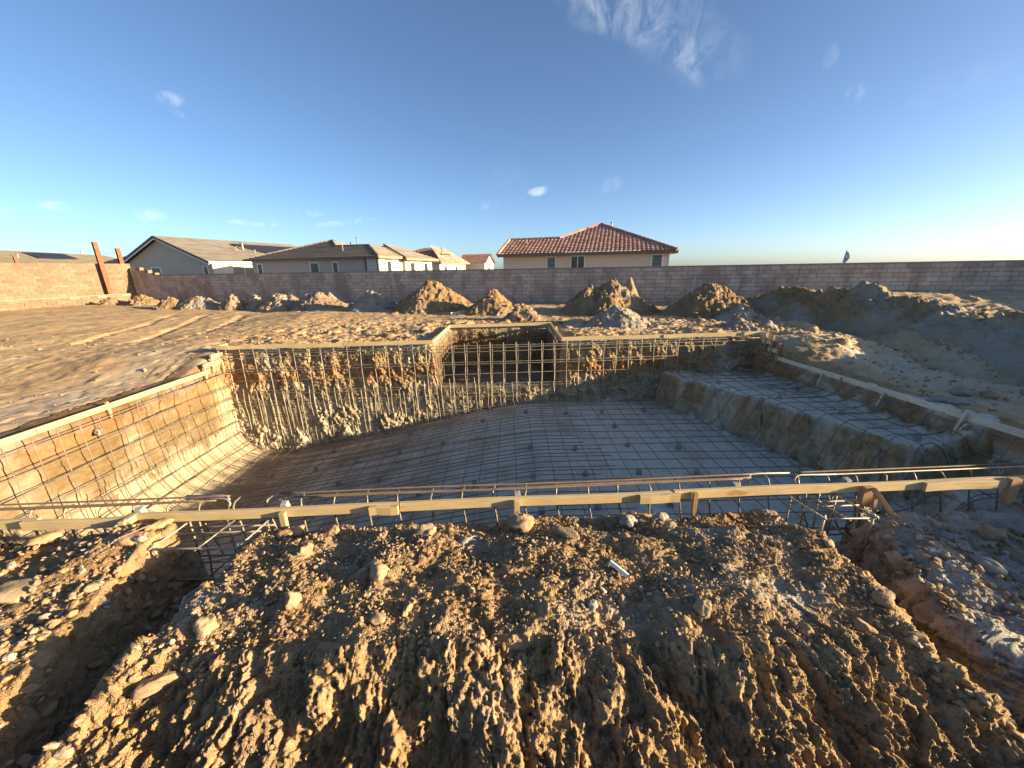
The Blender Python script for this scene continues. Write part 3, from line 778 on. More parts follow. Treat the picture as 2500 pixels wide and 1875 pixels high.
# ------------------------------------------------------------------ block walls
E1 = np.array([.9659, -.2588, 0.0]); E2 = np.array([.2588, .9659, 0.0])
def WF(a, d, z): return Vector((E1[0] * a + E2[0] * d, E1[1] * a + E2[1] * d, z))

def block_mat(name, c0, c1, stain, sfac):
    M = M_(name, rough=.92, spec=.15); p = M.pos()
    t = M.attr('tint')
    c = M.mix(t, c0, c1)
    c = M.mix(M.mapr(M.noise(M.pos((1, 1, .45)), 1.5, 4, .65, .4), .46, .60, 0, sfac), c, stain)
    c = M.mix(M.mapr(M.noise(p, 40, 4, .6), .3, .7, 0, .35), c, stain)
    M.col(c); M.bump(M.noise(p, 55, 5, .65), .5, .012); return M.m
MAT['block_grey'] = block_mat('block_grey', (.41, .345, .285), (.58, .505, .43), (.255, .205, .17), .66)
MAT['block_tan'] = block_mat('block_tan', (.19, .122, .078), (.285, .195, .128), (.155, .10, .064), .45)
M = M_('mortar', rough=.95); p = M.pos(); M.col(M.mix(M.noise(p, 20, 3), (.15, .12, .10), (.21, .17, .14))); MAT['mortar'] = M.m
M = M_('wall_cap', rough=.9); p = M.pos(); M.col(M.mix(M.noise(p, 5, 4), (.20, .16, .14), (.33, .27, .23))); MAT['cap'] = M.m

def block_wall(name, label, org, ex, length, z0, z1, bw, bh, thick, mat, prot=.006, cap=True, seed=1):
    """blocks are real little boxes with a chamfered face, on a recessed mortar core"""
    rg = np.random.default_rng(seed)
    org = Vector(org); ex = Vector(ex).normalized(); ny = Vector((ex.y, -ex.x, 0))   # outward, right-hand side of ex
    t = thing(name, label, 'block wall', org)
    V = []; F = []; T = []
    j = .006
    rows = int(round((z1 - z0) / bh))
    for r in range(rows):
        zb, zt = z0 + r * bh + j, z0 + (r + 1) * bh - j
        off = (bw / 2 if r % 2 else 0)
        n = int(length / bw) + 2
        for k in range(n):
            a0, a1 = k * bw - off + j, (k + 1) * bw - off - j
            a0, a1 = max(a0, 0), min(a1, length)
            if a1 - a0 < .04: continue
            pr = .0 + rg.random() * prot; tn = float(np.clip(.5 + rg.normal() * .28, 0, 1)); b = len(V); ch = .010
            for (dd, ins) in ((-.03, 0), (pr, 0), (pr + ch * .6, ch)):
                for (aa, zz) in ((a0 + ins, zb + ins), (a1 - ins, zb + ins), (a1 - ins, zt - ins), (a0 + ins, zt - ins)):
                    V.append(ex * aa + ny * dd + Vector((0, 0, zz - org.z))); T.append(tn)
            for q in (0, 4):
                for i in range(4): F.append((b + q + i, b + q + (i + 1) % 4, b + q + 4 + (i + 1) % 4, b + q + 4 + i))
            F.append((b + 8, b + 9, b + 10, b + 11))
    link('blockwork', np_mesh('blockwork', [tuple(v) for v in V], F, False, {'tint': T}), mat, t)
    g = Geo(); h = rows * bh
    g.box(ex * (length / 2) - ny * (thick / 2 + .006) + Vector((0, 0, z0 + h / 2 - org.z)), (length - .004, thick, h - .004), (ex, ny, (0, 0, 1)))
    g.build('mortar', MAT['mortar'], t)
    if cap:
        g = Geo(); n = int(length / bw)
        for k in range(n):
            g.box(ex * ((k + .5) * bw) - ny * (thick / 2 - .004) + Vector((0, 0, z0 + h - org.z + .026)), (bw - .006, thick + .03, .052), (ex, ny, (0, 0, 1)), tint=.01 + rg.random())
        g.build('cap', MAT['cap'], t)
    return t

WD = 18.06
block_wall('block_wall', 'long shaded grey brown concrete block wall across the back of the yard', WF(-27.2, WD, .0), E1, 62, 0.03, 1.98, .406, .1625, .2, MAT['block_grey'], seed=2)
# steps up to the corner
for i, (a0, a1, zt) in enumerate(((-27.62, -27.2, 2.145), (-28.22, -27.62, 2.31), (-29.25, -28.22, 2.47))):
    pass
st = thing('stepped_wall', 'shaded block wall end stepping up in three steps to the left wall', 'block wall', WF(-29.2, WD, 0))
rg = np.random.default_rng(5)
g = Geo(); gc = Geo()
for (a0, a1, zt) in ((-27.75, -27.2, 2.145), (-28.40, -27.75, 2.31), (-29.25, -28.40, 2.47)):
    g.box(WF((a0 + a1) / 2, WD + .1, zt / 2) - st.location, (a1 - a0 - .004, .19, zt), (E1, E2, (0, 0, 1)), tint=.3)
    nrow = int(zt / .1625)
    for r in range(nrow):
        w = .406; x = a0 + (.2 if r % 2 else .0)
        edges = [a0] + [e for e in np.arange(math.floor(a0 / w) * w + (.2 if r % 2 else 0), a1, w) if a0 + .05 < e < a1 - .05] + [a1]
        for e0, e1 in zip(edges[:-1], edges[1:]):
            g.box(WF((e0 + e1) / 2, WD + .0, (r + .5) * .1625) - st.location, (e1 - e0 - .012, .03, .15), (E1, E2, (0, 0, 1)), tint=.02 + .9 * rg.random())
    gc.box(WF(a1 - .12, WD + .09, zt - .075) - st.location, (.26, .23, .16), (E1, E2, (0, 0, 1)), tint=.9)
g.build('blockwork', MAT['block_grey'], st, bevel=0); gc.build('cap', MAT['block_tan'], st)
# left wall: tall upper wall standing behind a low retaining wall
LA = -29.4
nE2 = E2
block_wall('block_wall', 'tall sunlit tan block wall along the left side of the yard', WF(LA, WD - 20.85, .8), nE2, 21, .80, 2.72, .406, .16, .2, MAT['block_tan'], prot=.014, cap=False, seed=3)
block_wall('retaining_wall', 'low sunlit tan retaining wall in front of the tall left wall', WF(LA + .42, WD - 20.8, .1), nE2, 20.6, .12, .92, .406, .16, .2, MAT['block_tan'], prot=.030, cap=True, seed=4)
g = Geo(); q = WF(LA + .12, 7.9, .86); g.box((0, 0, 0), (.62, 20.4, .08), (E1, E2, (0, 0, 1)))
o = g.build('planting_strip', MAT['soil']); o.location = q; o['kind'] = 'structure'

# rusty steel posts by the left wall
def post(label, a, d, z0, z1, w=.2, lean=0.0):
    t = thing('steel_post', label, 'steel post', WF(a, d, z0), group='rusty steel posts behind and before the left wall')
    h = z1 - z0
    up = Vector((lean, 0, 1)).normalized(); c = up * (h / 2)
    g = Geo()
    g.box(c, (w * .55, .012, h), (E1, E2, up))
    for s in (-1, 1): g.box(c + Vector(E2) * (s * .0) + Vector(E1) * (s * w * .28), (.014, w, h), (E1, E2, up))
    g.build('beam', MAT['rust'], t)
    for k in (.45, .85):
        g = Geo(); g.box(up * (h - k) + Vector(E1) * (w * .3), (.05, w * .9, .07), (E1, E2, up)); g.build('bracket', MAT['rust'], t)
    return t
MAT['rust'] = rebar_mat('rusty_beam', (.17, .075, .045), (.30, .13, .07), .8)
post('tallest rusty steel post, standing against the sunlit left wall', LA + .28, 16.62, .90, 3.90, .22)
post('shorter rusty post rising behind the sunlit left wall near its corner', LA - 1.3, 18.6, .3, 3.68, .22)
post('short post stub peeping over the far left end of the sunlit wall', LA - 1.6, 14.1, .3, 3.08, .14)
# pipe rail strung between the posts
t = thing('wire_line', 'thin sagging wire strung between the two tall rusty posts', 'wire', WF(LA, 17.4, 3.4))
g = Geo(); A, B_ = WF(LA + .3, 16.7, 3.35), WF(LA - 1.25, 18.55, 3.55)
g.tube([A.lerp(B_, s) - Vector((0, 0, .12 * math.sin(math.pi * s))) - t.location for s in np.linspace(0, 1, 14)], .012, 5)
g.build('wire', MAT['rust'], t)

# ------------------------------------------------------------------ houses
def stucco(name, c):
    M = M_(name, rough=.92, spec=.15); p = M.pos(); n = M.noise(p, 30, 4, .6)
    M.col(M.mix(M.mapr(M.noise(p, .7, 4), .3, .7, 0, .25), c, tuple(v * .8 for v in c))); M.bump(n, .3, .01); return M.m
def roof_mat(name, c0, c1, c2):
    M = M_(name, rough=.8, spec=.25); t = M.attr('tint'); p = M.pos()
    c = M.ramp(t, [(0, c0), (.5, c1), (1, c2)])
    M.col(M.mix(M.mapr(M.noise(p, 8, 4), .3, .7, 0, .3), c, tuple(v * .6 for v in c0))); M.bump(M.noise(p, 60, 3), .2, .006); return M.m
def plain(name, c, rough=.6, metal=0., spec=.4):
    M = M_(name, rough=rough, metal=metal, spec=spec); p = M.pos(); M.col(M.mix(M.mapr(M.noise(p, 6, 4), .3, .7), tuple(v * .88 for v in c), c)); return M.m
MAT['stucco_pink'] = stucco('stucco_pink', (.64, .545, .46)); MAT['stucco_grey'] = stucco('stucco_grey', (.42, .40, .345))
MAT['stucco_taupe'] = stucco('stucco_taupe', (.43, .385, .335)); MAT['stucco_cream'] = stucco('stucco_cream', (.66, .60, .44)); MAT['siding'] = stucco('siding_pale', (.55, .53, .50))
MAT['tile_red'] = roof_mat('tile_red', (.36, .19, .14), (.47, .26, .19), (.60, .38, .29))
MAT['tile_taupe'] = roof_mat('tile_taupe', (.17, .145, .12), (.225, .19, .155), (.28, .24, .19))
MAT['tile_grey'] = roof_mat('tile_grey', (.125, .112, .10), (.165, .15, .132), (.21, .19, .165))
MAT['tile_brown'] = roof_mat('tile_brown', (.13, .112, .083), (.17, .147, .106), (.21, .18, .13))
MAT['tile_slate'] = roof_mat('tile_slate', (.06, .07, .09), (.09, .10, .125), (.13, .14, .16))
MAT['trim_white'] = plain('trim_white', (.78, .77, .74)); MAT['trim_brown'] = plain('trim_brown', (.16, .115, .09)); MAT['trim_tan'] = plain('trim_tan', (.30, .22, .15))
MAT['trim_dark'] = plain('trim_dark', (.09, .085, .085))
MAT['pane'] = plain('window_glass', (.025, .04, .045), .06, 0, .6); MAT['shutter'] = plain('shutter_slats', (.25, .30, .29), .5)
MAT['solar'] = plain('solar_glass', (.03, .033, .05), .6, 0, .2); MAT['vent'] = plain('vent_metal', (.32, .26, .22), .5, .4)

def tiles(polys, kind='s', period=.28, course=.36):
    """tiled roof planes: each poly is a convex list of points, the first edge is its eave"""
    Vs, Fs, Ts, base = [], [], [], 0
    for poly in polys:
        P = [Vector(p) for p in poly]
        u = (P[1] - P[0]).normalized(); n = (P[1] - P[0]).cross(P[2] - P[0]).normalized()
        if n.z < 0: n = -n
        v = n.cross(u).normalized()
        if v.z < 0: v = -v; 
        us = [(p - P[0]).dot(u) for p in P]; vs = [(p - P[0]).dot(v) for p in P]
        du = period / 6 if kind == 's' else .9
        U = np.arange(min(us) - du, max(us) + 2 * du, du); nc = int((max(vs) - min(vs)) / course) + 2
        VV = np.concatenate([[k * course + min(vs), (k + .97) * course + min(vs)] for k in range(nc)])
        saw = np.tile([1.0, 0.0], nc)
        A, Bv = np.meshgrid(U, VV)
        h = np.repeat(saw[:, None], len(U), 1) * (.05 if kind == 's' else .06)
        if kind == 's': h = h + .045 * np.abs(np.cos(np.pi * (A / period))) ** .8
        ci = np.repeat(np.arange(nc), 2)[:, None] + 0 * A.astype(int); ti = np.floor(A / period + .5).astype(int)
        tn = _R[_h(ti.astype(np.int64) + 999, ci.astype(np.int64) + 77, np.full_like(ti, 5, dtype=np.int64)), 0]
        pts = np.array(P[0])[None, None] + A[..., None] * np.array(u) + Bv[..., None] * np.array(v) + h[..., None] * np.array(n)
        me = np_mesh('tmp', pts, grid_faces(*A.shape), False, {'tint': tn})
        bm = bmesh.new(); bm.from_mesh(me)
        c = sum(P, Vector()) / len(P)
        for i in range(len(P)):
            a, b = P[i], P[(i + 1) % len(P)]; e = b - a
            if e.length < 1e-4: continue
            pn = e.cross(n).normalized()
            if pn.dot(c - a) > 0: pn = -pn
            bmesh.ops.bisect_plane(bm, geom=bm.verts[:] + bm.edges[:] + bm.faces[:], plane_co=a, plane_no=pn, clear_outer=True)
        bmesh.ops.triangulate(bm, faces=bm.faces[:])
        lay = bm.verts.layers.float.get('tint')
        bm.verts.index_update()
        Vs += [tuple(q.co) for q in bm.verts]; Ts += [q[lay] if lay else .5 for q in bm.verts]
        for f_ in bm.faces:
            if f_.normal.dot(n) < -.2: f_.normal_flip()
            Fs.append([base + q.index for q in f_.verts])
        base = len(Vs); bm.free(); bpy.data.meshes.remove(me)
    return np_mesh('roof', Vs, Fs, False, {'tint': Ts})

def prism(g, foot, z0, z1):
    """walls from a footprint in the wall frame; z1 may be one height per corner"""
    n = len(foot); zt = z1 if isinstance(z1, (list, tuple)) else [z1] * n
    V = [WF(a, d, z0) for a, d in foot] + [WF(a, d, t) for (a, d), t in zip(foot, zt)]
    g.add(V, [(i, (i + 1) % n, n + (i + 1) % n, n + i) for i in range(n)] + [tuple(range(n, 2 * n))])

def ridge_caps(lines, r=.11):
    g = Geo()
    for a, b in lines:
        a, b = Vector(a), Vector(b); L = (b - a).length; n = max(2, int(L / .38))
        for k in range(n):
            p, q = a.lerp(b, k / n), a.lerp(b, (k + 1.08) / n); g.tube([p + Vector((0, 0, .03)), q + Vector((0, 0, .03 - .0))], [r * 1.12, r * .92], 7, tint=.02 + .95 * random.random())
    return g

def window(house, a0, a1, z0, z1, d, side='front', mull=0, frame=.07, slats=False, trim=None, fm='trim_white'):
    """frame stands 4 cm proud of the wall, the pane sits inside it"""
    if side == 'front': ex, nn, P = Vector(E1), Vector(-E2), (lambda s, z, k: WF(s, d, z) + Vector(-E2) * k)
    else: ex, nn, P = Vector(E2), Vector(E1), (lambda s, z, k: WF(d, s, z) + Vector(E1) * k)
    L = house.location; ax = (ex, nn, (0, 0, 1)); g = Geo(); w, h = a1 - a0, z1 - z0
    cx, cz = (a0 + a1) / 2, (z0 + z1) / 2
    for zz in (z0 - frame / 2, z1 + frame / 2): g.box(P(cx, zz, .02) - L, (w + 2 * frame, .05, frame), ax)
    for aa in (a0 - frame / 2, a1 + frame / 2): g.box(P(aa, cz, .02) - L, (frame, .05, h), ax)
    for k in range(mull): g.box(P(a0 + w * (k + 1) / (mull + 1), cz, .018) - L, (frame * .7, .04, h), ax)
    f = g.build('window', MAT[fm], house)
    g = Geo(); g.box(P(cx, cz, .004) - L, (w, .012, h), ax); g.build('pane', MAT['pane'], f)
    if slats:
        g = Geo(); n = int(h / .085)
        for k in range(n): g.box(P(cx, z0 + (k + .5) * h / n, .016) - L, (w * .96, .012, .034), ax)
        g.build('shutter', MAT['shutter'], f)
    if trim:
        g = Geo(); t2 = .10
        for zz in (z0 - frame - t2 / 2, z1 + frame + t2 / 2): g.box(P(cx, zz, .012) - L, (w + 2 * frame + 2 * t2, .05, t2), ax)
        for aa in (a0 - frame - t2 / 2, a1 + frame + t2 / 2): g.box(P(aa, cz, .012) - L, (t2, .05, h + 2 * frame), ax)
        g.build('surround', MAT[trim], f)

def vents(house, pts):
    for p, h, r in pts:
        g = Geo(); p = Vector(p) - house.location
        g.tube([p, p + Vector((0, 0, h))], r, 8); g.tube([p + Vector((0, 0, h * .86)), p + Vector((0, 0, h))], [r * 1.9, r * 1.3], 8)
        g.tube([p - Vector((0, 0, .05)), p + Vector((0, 0, .12))], [r * 2.4, r * 1.1], 8)
        g.build('roof_vent', MAT['vent'], house)

def fascia(house, segs, h=.2, mat='trim_brown', name='fascia'):
    g = Geo()
    for a, b in segs:
        a, b = Vector(a), Vector(b); e = (b - a); n = Vector((e.y, -e.x, 0)).normalized()
        up = Vector((0, 0, 1)); g.box((a + b) / 2 - house.location - up * (h / 2 - .055), (e.length, .06, h), (e.normalized(), n, up))
    g.build(name, MAT[mat], house)

def shift(me, loc):
    me.transform(Matrix.Translation(-Vector(loc))); return me

def soffit(house, foot, z, mat):
    g = Geo(); V = [WF(a, d, z) - house.location for a, d in foot]; V2 = [v + Vector((0, 0, .03)) for v in V]; n = len(V)
    g.add(V + V2, [tuple(range(n)), tuple(range(2 * n - 1, n - 1, -1))]); g.build('soffit', MAT[mat], house)

# --- red tiled house behind the middle of the wall
h = thing('house', 'single storey house with an S tiled red roof and pinkish stucco, alone right of centre', 'house', WF(-2, 30, 0))
ze = 2.92; sl = .35
def pr(a, d): return WF(a, d, ze + sl * (d - 26.5))
e0, e1_, ap, vl, wl = pr(-7.95, 26.5), pr(3.5, 26.5), pr(-1.45, 33), pr(-4.17, 29.7), pr(-7.95, 29.6)
polys = [[e0, pr(-4.17, 26.5), vl, pr(-7.95, 29.7)], [pr(-4.17, 26.5), e1_, ap, vl]]
rb = WF(-1.45, 38, ap.z); re = WF(3.5, 44, ze); lb = WF(-7, 44, ze)
polys += [[e1_, re, rb, ap], [WF(-6.5, 44, ze), WF(-6.5, 33, ze), ap, rb], [WF(-7.95, 32.9, ze), WF(-4.17, 32.9, ze), WF(-4.17, 29.7, vl.z), WF(-7.95, 29.7, vl.z)]]
g = Geo(); prism(g, [(-7.7, 27), (3.1, 27), (3.1, 43.4), (-6.5, 43.4), (-6.5, 32.5), (-7.7, 32.5)], 0, 2.9)
g.add([WF(-7.7, 27, 2.9), WF(-7.7, 32.5, 2.9), WF(-7.7, 29.75, 3.9)], [(0, 1, 2)])
w = g.build('wall', MAT['stucco_pink']); w.parent = h; w.location = -Vector(h.location)
link('roof', shift(tiles(polys, 's', .27, .36), h.location), MAT['tile_red'], h)
rc = ridge_caps([(e1_, ap), (ap, vl), (vl, pr(-7.95, 29.7)), (pr(-7.95, 29.7), e0), (ap, rb)], .12); o = rc.build('ridge_cap', MAT['tile_red']); o.parent = h; o.location = -Vector(h.location)
fascia(h, [(e0, e1_), (e1_, re), (pr(-7.95, 29.6), e0)], .2)
soffit(h, [(-7.9, 26.56), (3.45, 26.56), (3.45, 43.8), (-6.6, 43.8), (-6.6, 32.6), (-7.9, 32.6)], ze - .1, 'trim_tan')
window(h, -4.60, -4.08, 1.55, 2.70, 27, slats=True); window(h, -3.0, -2.16, 1.45, 2.72, 27, mull=1); window(h, 2.1, 2.66, 1.5, 2.70, 27, slats=True)
vents(h, [(pr(-.6, 31.9), .42, .06), (pr(-6.4, 28.6), .35, .05)])

# --- tan hip roofed house
h = thing('house', 'tan hip roofed house with three white windows along its shaded front, between two neighbours', 'house', WF(-28, 36, 0))
ze, sl, d0 = 3.28, .33, 31.5
def pr(a, d): return WF(a, d, ze + sl * (d - d0))
ap = pr(-29.5, 37.3); hl = pr(-35.45, d0); hr = pr(-20.4, d0); k1 = pr(-27.35, 35.0); k2 = pr(-23.6, 35.0)
k1r = pr(-24.4, 35.0)
polys = [[hl, pr(-27.35, d0), k1, ap], [pr(-27.35, d0), hr, k2, k1], [k1, WF(-27.35, 39.6, k1.z), ap], [hr, WF(-20.4, 36.9, ze), WF(-23.6, 36.9, k2.z + .02), k2],
         [WF(-20.0, 35.6, ze - .12), WF(-20.0, 43, ze - .12), WF(-23.8, 40, k2.z + .18), WF(-23.8, 38, k2.z + .18)],
         [WF(-21.6, 35.4, ze + .35), WF(-20.0, 35.6, ze - .12), WF(-23.8, 38, k2.z + .18)], [WF(-35.45, 43, ze), hl, ap, WF(-29.5, 38, ap.z)],
         [k1, k2, WF(-23.6, 39.5, k2.z), WF(-27.35, 39.5, k1.z)]]
g = Geo(); prism(g, [(-34.95, 32), (-20.83, 32), (-20.83, 36.2), (-20.55, 36.2), (-20.55, 42.2), (-34.95, 42.2)], 0, ze - .05)
w = g.build('wall', MAT['stucco_taupe']); w.parent = h; w.location = -Vector(h.location)
g = Geo(); ax = (E1, E2, (0, 0, 1))
for k in range(9): g.box(WF(-21.45, 31.965, .4 + k * .32) - h.location, (1.1, .06, .3), ax)
g.build('siding', MAT['siding'], h)
g = Geo()
for a in (-22.08, -20.84): g.box(WF(a, 31.95, 1.6) - h.location, (.13, .12, 3.1), ax)
g.build('corner_trim', MAT['trim_dark'], h)
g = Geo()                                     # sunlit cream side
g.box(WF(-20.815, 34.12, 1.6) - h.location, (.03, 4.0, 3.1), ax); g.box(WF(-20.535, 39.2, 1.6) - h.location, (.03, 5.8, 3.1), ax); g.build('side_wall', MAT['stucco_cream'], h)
link('roof', shift(tiles(polys, 'f', .33, .36), h.location), MAT['tile_taupe'], h)
for rl in ([(hl, ap), (ap, k1), (k1, k2), (k2, hr)], [(WF(-23.8, 38, k2.z + .18), WF(-20.0, 35.6, ze - .12))]):
    rc = ridge_caps(rl, .10); o = rc.build('ridge_cap', MAT['tile_taupe']); o.parent = h; o.location = -Vector(h.location)
fascia(h, [(hl, hr)], .22, 'trim_brown'); fascia(h, [(hr, WF(-20.4, 36.9, ze)), (WF(-20.0, 35.6, ze - .12), WF(-20.0, 43, ze - .12))], .24, 'trim_tan', 'side_fascia')
for a0, a1 in ((-34.3, -33.82), (-28.1, -27.22), (-25.62, -25.12)): window(h, a0, a1, 1.3, 2.82, 32, frame=.09)
window(h, 33.35, 34.0, 1.3, 2.85, -20.8, 'side', frame=.10, trim='trim_tan'); window(h, 37.2, 38.0, 1.3, 2.75, -20.52, 'side', frame=.10, trim='trim_tan'); window(h, 40.2, 41.0, 1.3, 2.72, -20.52, 'side', frame=.10, trim='trim_tan')
vents(h, [(pr(-24.9, 35.1), .75, .07), (pr(-25.7, 35.1), .35, .05), (pr(-25.4, 33.4), .55, .045)])

# --- grey gabled house
h = thing('house', 'grey stucco house with a wide front gable and solar panels on its roof', 'house', WF(-49, 40, 0))
zr, ze = 6.1, 3.3; gl, gr_, gm = -55.9, -42.2, -49.3
A0, A1 = WF(gm, 33.4, zr), WF(gm, 52.5, zr)
R0, R1 = WF(gr_, 33.4, ze - .05), WF(gr_, 58, ze - .05); L0, L1 = WF(gl, 33.4, ze), WF(gl, 58, ze)
polys = [[R0, R1, A1, A0], [L1, L0, A0, A1], [R1, L1, A1]]
g = Geo(); prism(g, [(-55.3, 34), (-42.6, 34), (-42.6, 57.5), (-55.3, 57.5)], 0, 3.25)
g.add([WF(-55.3, 34, 3.25), WF(-42.6, 34, 3.25), WF(gm, 34, zr - .2), WF(-55.3, 36, 3.25), WF(-42.6, 36, 3.25), WF(gm, 36, zr - .2)], [(0, 1, 2), (5, 4, 3), (0, 2, 5, 3), (1, 4, 5, 2)])
w = g.build('wall', MAT['stucco_grey']); w.parent = h; w.location = -Vector(h.location)
link('roof', shift(tiles(polys, 'f', .33, .36), h.location), MAT['tile_grey'], h)
g = Geo()
for P0, P1 in ((L0, A0), (A0, R0)):
    e = (P1 - P0); up = Vector(E2).cross(e.normalized()); up = up if up.z > 0 else -up
    g.box((P0 + P1) / 2 - h.location - up * .10 - Vector(E2) * -.03, (e.length, .06, .24), (e.normalized(), E2, up))
g.build('barge_board', MAT['trim_dark'], h)
g = Geo()
for P0, P1 in ((L0, A0), (A0, R0)):
    e = (P1 - P0); up = Vector(E2).cross(e.normalized()); up = up if up.z > 0 else -up
    g.box((P0 + P1) / 2 - h.location - up * .27 + Vector(E2) * .06, (e.length, .05, .12), (e.normalized(), E2, up))
g.build('gable_trim', MAT['trim_white'], h)
fascia(h, [(R0, WF(gr_, 46, ze - .05))], .24, 'trim_white')
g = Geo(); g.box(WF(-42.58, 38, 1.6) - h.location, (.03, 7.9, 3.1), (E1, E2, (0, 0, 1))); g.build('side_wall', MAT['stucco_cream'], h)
window(h, -51.55, -50.3, 1.4, 2.75, 34, mull=0, frame=.09); window(h, -43.85, -43.3, 1.4, 2.8, 34, frame=.09)
window(h, 36.3, 40.7, 1.4, 2.7, -42.56, 'side', mull=2, frame=.12)
nrm = (R1 - R0).cross(A0 - R0).normalized(); nrm = nrm if nrm.z > 0 else -nrm
def rp(d, t): return WF(gr_ + (gm - gr_) * t, d, (ze - .05) + (zr - ze + .05) * t)
g = Geo()
V = [rp(44.5, .25) + nrm * .14, rp(53.5, .25) + nrm * .14, rp(51.5, .80) + nrm * .14, rp(41.0, .80) + nrm * .14]
g.add([v - h.location for v in V] + [v - nrm * .05 - h.location for v in V], [(0, 1, 2, 3), (7, 6, 5, 4), (0, 4, 5, 1), (1, 5, 6, 2), (2, 6, 7, 3), (3, 7, 4, 0)]); g.build('solar_panel', MAT['solar'], h)
vents(h, [(rp(41.3, .55), .95, .12), (rp(40.0, .50), .5, .06), (rp(42.0, .40), .5, .06)])

# --- far red roofed house
h = thing('house', 'far small house with a red hip roof, solar panel and sunlit cream side', 'house', WF(-27, 66, 0))
ze = 3.15
rA, rB = WF(-33.5, 66.5, 5.75), WF(-30.2, 66.5, 5.75)
q0, q1 = WF(-42, 60, ze), WF(-27.6, 60, ze)
k_ = WF(-30.0, 62.4, 4.15)
polys = [[q0, q1, rB, rA], [q1, WF(-27.6, 73, ze), rB], [WF(-42, 73, ze), q0, rA], [WF(-27.5, 60, ze), WF(-27.5, 68.5, ze - .05), WF(-30.2, 66.6, 5.6), WF(-31.4, 62.5, 4.9)]]
g = Geo(); prism(g, [(-41.4, 60.5), (-28.1, 60.5), (-28.1, 72), (-41.4, 72)], 0, ze - .05); w = g.build('wall', MAT['stucco_taupe']); w.parent = h; w.location = -Vector(h.location)
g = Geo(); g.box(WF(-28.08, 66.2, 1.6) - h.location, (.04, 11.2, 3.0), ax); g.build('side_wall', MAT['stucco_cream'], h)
link('roof', shift(tiles(polys, 's', .34, .40), h.location), MAT['tile_red'], h)
fascia(h, [(q0, q1), (q1, WF(-27.6, 73, ze))], .25, 'trim_tan')
for s in (62.3, 67.0): window(h, s, s + .9, 1.2, 2.5, -28.05, 'side', frame=.09)
nrm = Vector((E1[0], E1[1], .9)).normalized(); c0 = WF(-28.6, 64.8, 4.02)
g = Geo(); g.box(c0 - h.location + nrm * .1, (1.5, 4.2, .06), (Vector(E1).cross(Vector(E2)).cross(nrm).normalized() if False else (Vector(E2).cross(nrm)).normalized(), E2, nrm)); g.build('solar_panel', MAT['solar'], h)

h = thing('house', 'tiny far cream house with a red gable end left of the distant trees', 'house', WF(-24, 76, 0))
ze = 3.0; gA, gB = WF(-27.5, 78, 5.0), WF(-27.5, 90, 5.0)
gz0, gz1 = WF(-30.4, 77, ze), WF(-24.3, 77, ze)
polys = [[WF(-31, 75.0, ze), WF(-25.0, 75.0, ze), WF(-25.0, 78.5, 4.9), WF(-31, 78.5, 4.9)], [WF(-25.0, 82, ze), WF(-31, 82, ze), WF(-31, 78.5, 4.9), WF(-25.0, 78.5, 4.9)]]
g = Geo(); prism(g, [(-30.6, 75.5), (-25.4, 75.5), (-25.4, 81.5), (-30.6, 81.5)], 0, ze - .05); g.add([WF(-25.4, 75.5, ze - .05), WF(-25.4, 81.5, ze - .05), WF(-25.4, 78.5, 4.75)], [(0, 1, 2)])
w = g.build('wall', MAT['stucco_cream']); w.parent = h; w.location = -Vector(h.location)
link('roof', shift(tiles(polys, 's', .34, .40), h.location), MAT['tile_red'], h)
window(h, 77.6, 78.6, 1.3, 2.3, -25.38, 'side', frame=.1, trim='trim_tan')

# --- roofs on the far left
h = thing('house', 'long brown roof with a dark solar array rising over the left wall', 'house', WF(-100, 54, 0))
ze = 3.2
ra, rb_ = (-95.3, 32.6), (-116.2, 67.4); of = (.855, .51)
def rq(a, d, z): return WF(a, d, z)
ea, eb = (ra[0] + of[0] * 9.5, ra[1] + of[1] * 9.5), (rb_[0] + of[0] * 9.5, rb_[1] + of[1] * 9.5)
fa, fb = (ra[0] - of[0] * 9.5, ra[1] - of[1] * 9.5), (rb_[0] - of[0] * 9.5, rb_[1] - of[1] * 9.5)
polys = [[WF(*ea, 3.65), WF(*eb, 3.65), WF(*rb_, 6.5), WF(*ra, 6.5)], [WF(*fb, 3.65), WF(*fa, 3.65), WF(*ra, 6.5), WF(*rb_, 6.5)]]
g = Geo(); sh = .93; prism(g, [(ra[0] + (c[0] - ra[0]) * sh if k < 2 else rb_[0] + (c[0] - rb_[0]) * sh, ra[1] + (c[1] - ra[1]) * sh if k < 2 else rb_[1] + (c[1] - rb_[1]) * sh) for k, c in enumerate((fa, ea, eb, fb))], 0, 3.6)
g.add([WF(*fb, 3.6), WF(*eb, 3.6), WF(*rb_, 6.4)], [(0, 1, 2)])
w = g.build('wall', MAT['stucco_taupe']); w.parent = h; w.location = -Vector(h.location)
link('roof', shift(tiles(polys, 'f', .33, .40), h.location), MAT['tile_brown'], h)
pn = (WF(*eb, 3.65) - WF(*ea, 3.65)).cross(WF(*ra, 6.5) - WF(*ea, 3.65)).normalized(); pn = pn if pn.z > 0 else -pn
g = Geo(); V = [rq(-98.6, 47.7, 5.03) + pn * .2, rq(-103.9, 55.9, 5.13) + pn * .2, rq(-109.4, 56.6, 6.25) + pn * .2, rq(-103.3, 47.9, 6.1) + pn * .2]
g.add([v - h.location for v in V] + [v - pn * .08 - h.location for v in V], [(0, 1, 2, 3), (7, 6, 5, 4), (0, 4, 5, 1), (1, 5, 6, 2), (2, 6, 7, 3), (3, 7, 4, 0)]); g.build('solar_panel', MAT['solar'], h)
vents(h, [(WF(-112.0, 61.2, 6.4), .9, .14), (WF(-97.0, 44.5, 5.1), .7, .12)])
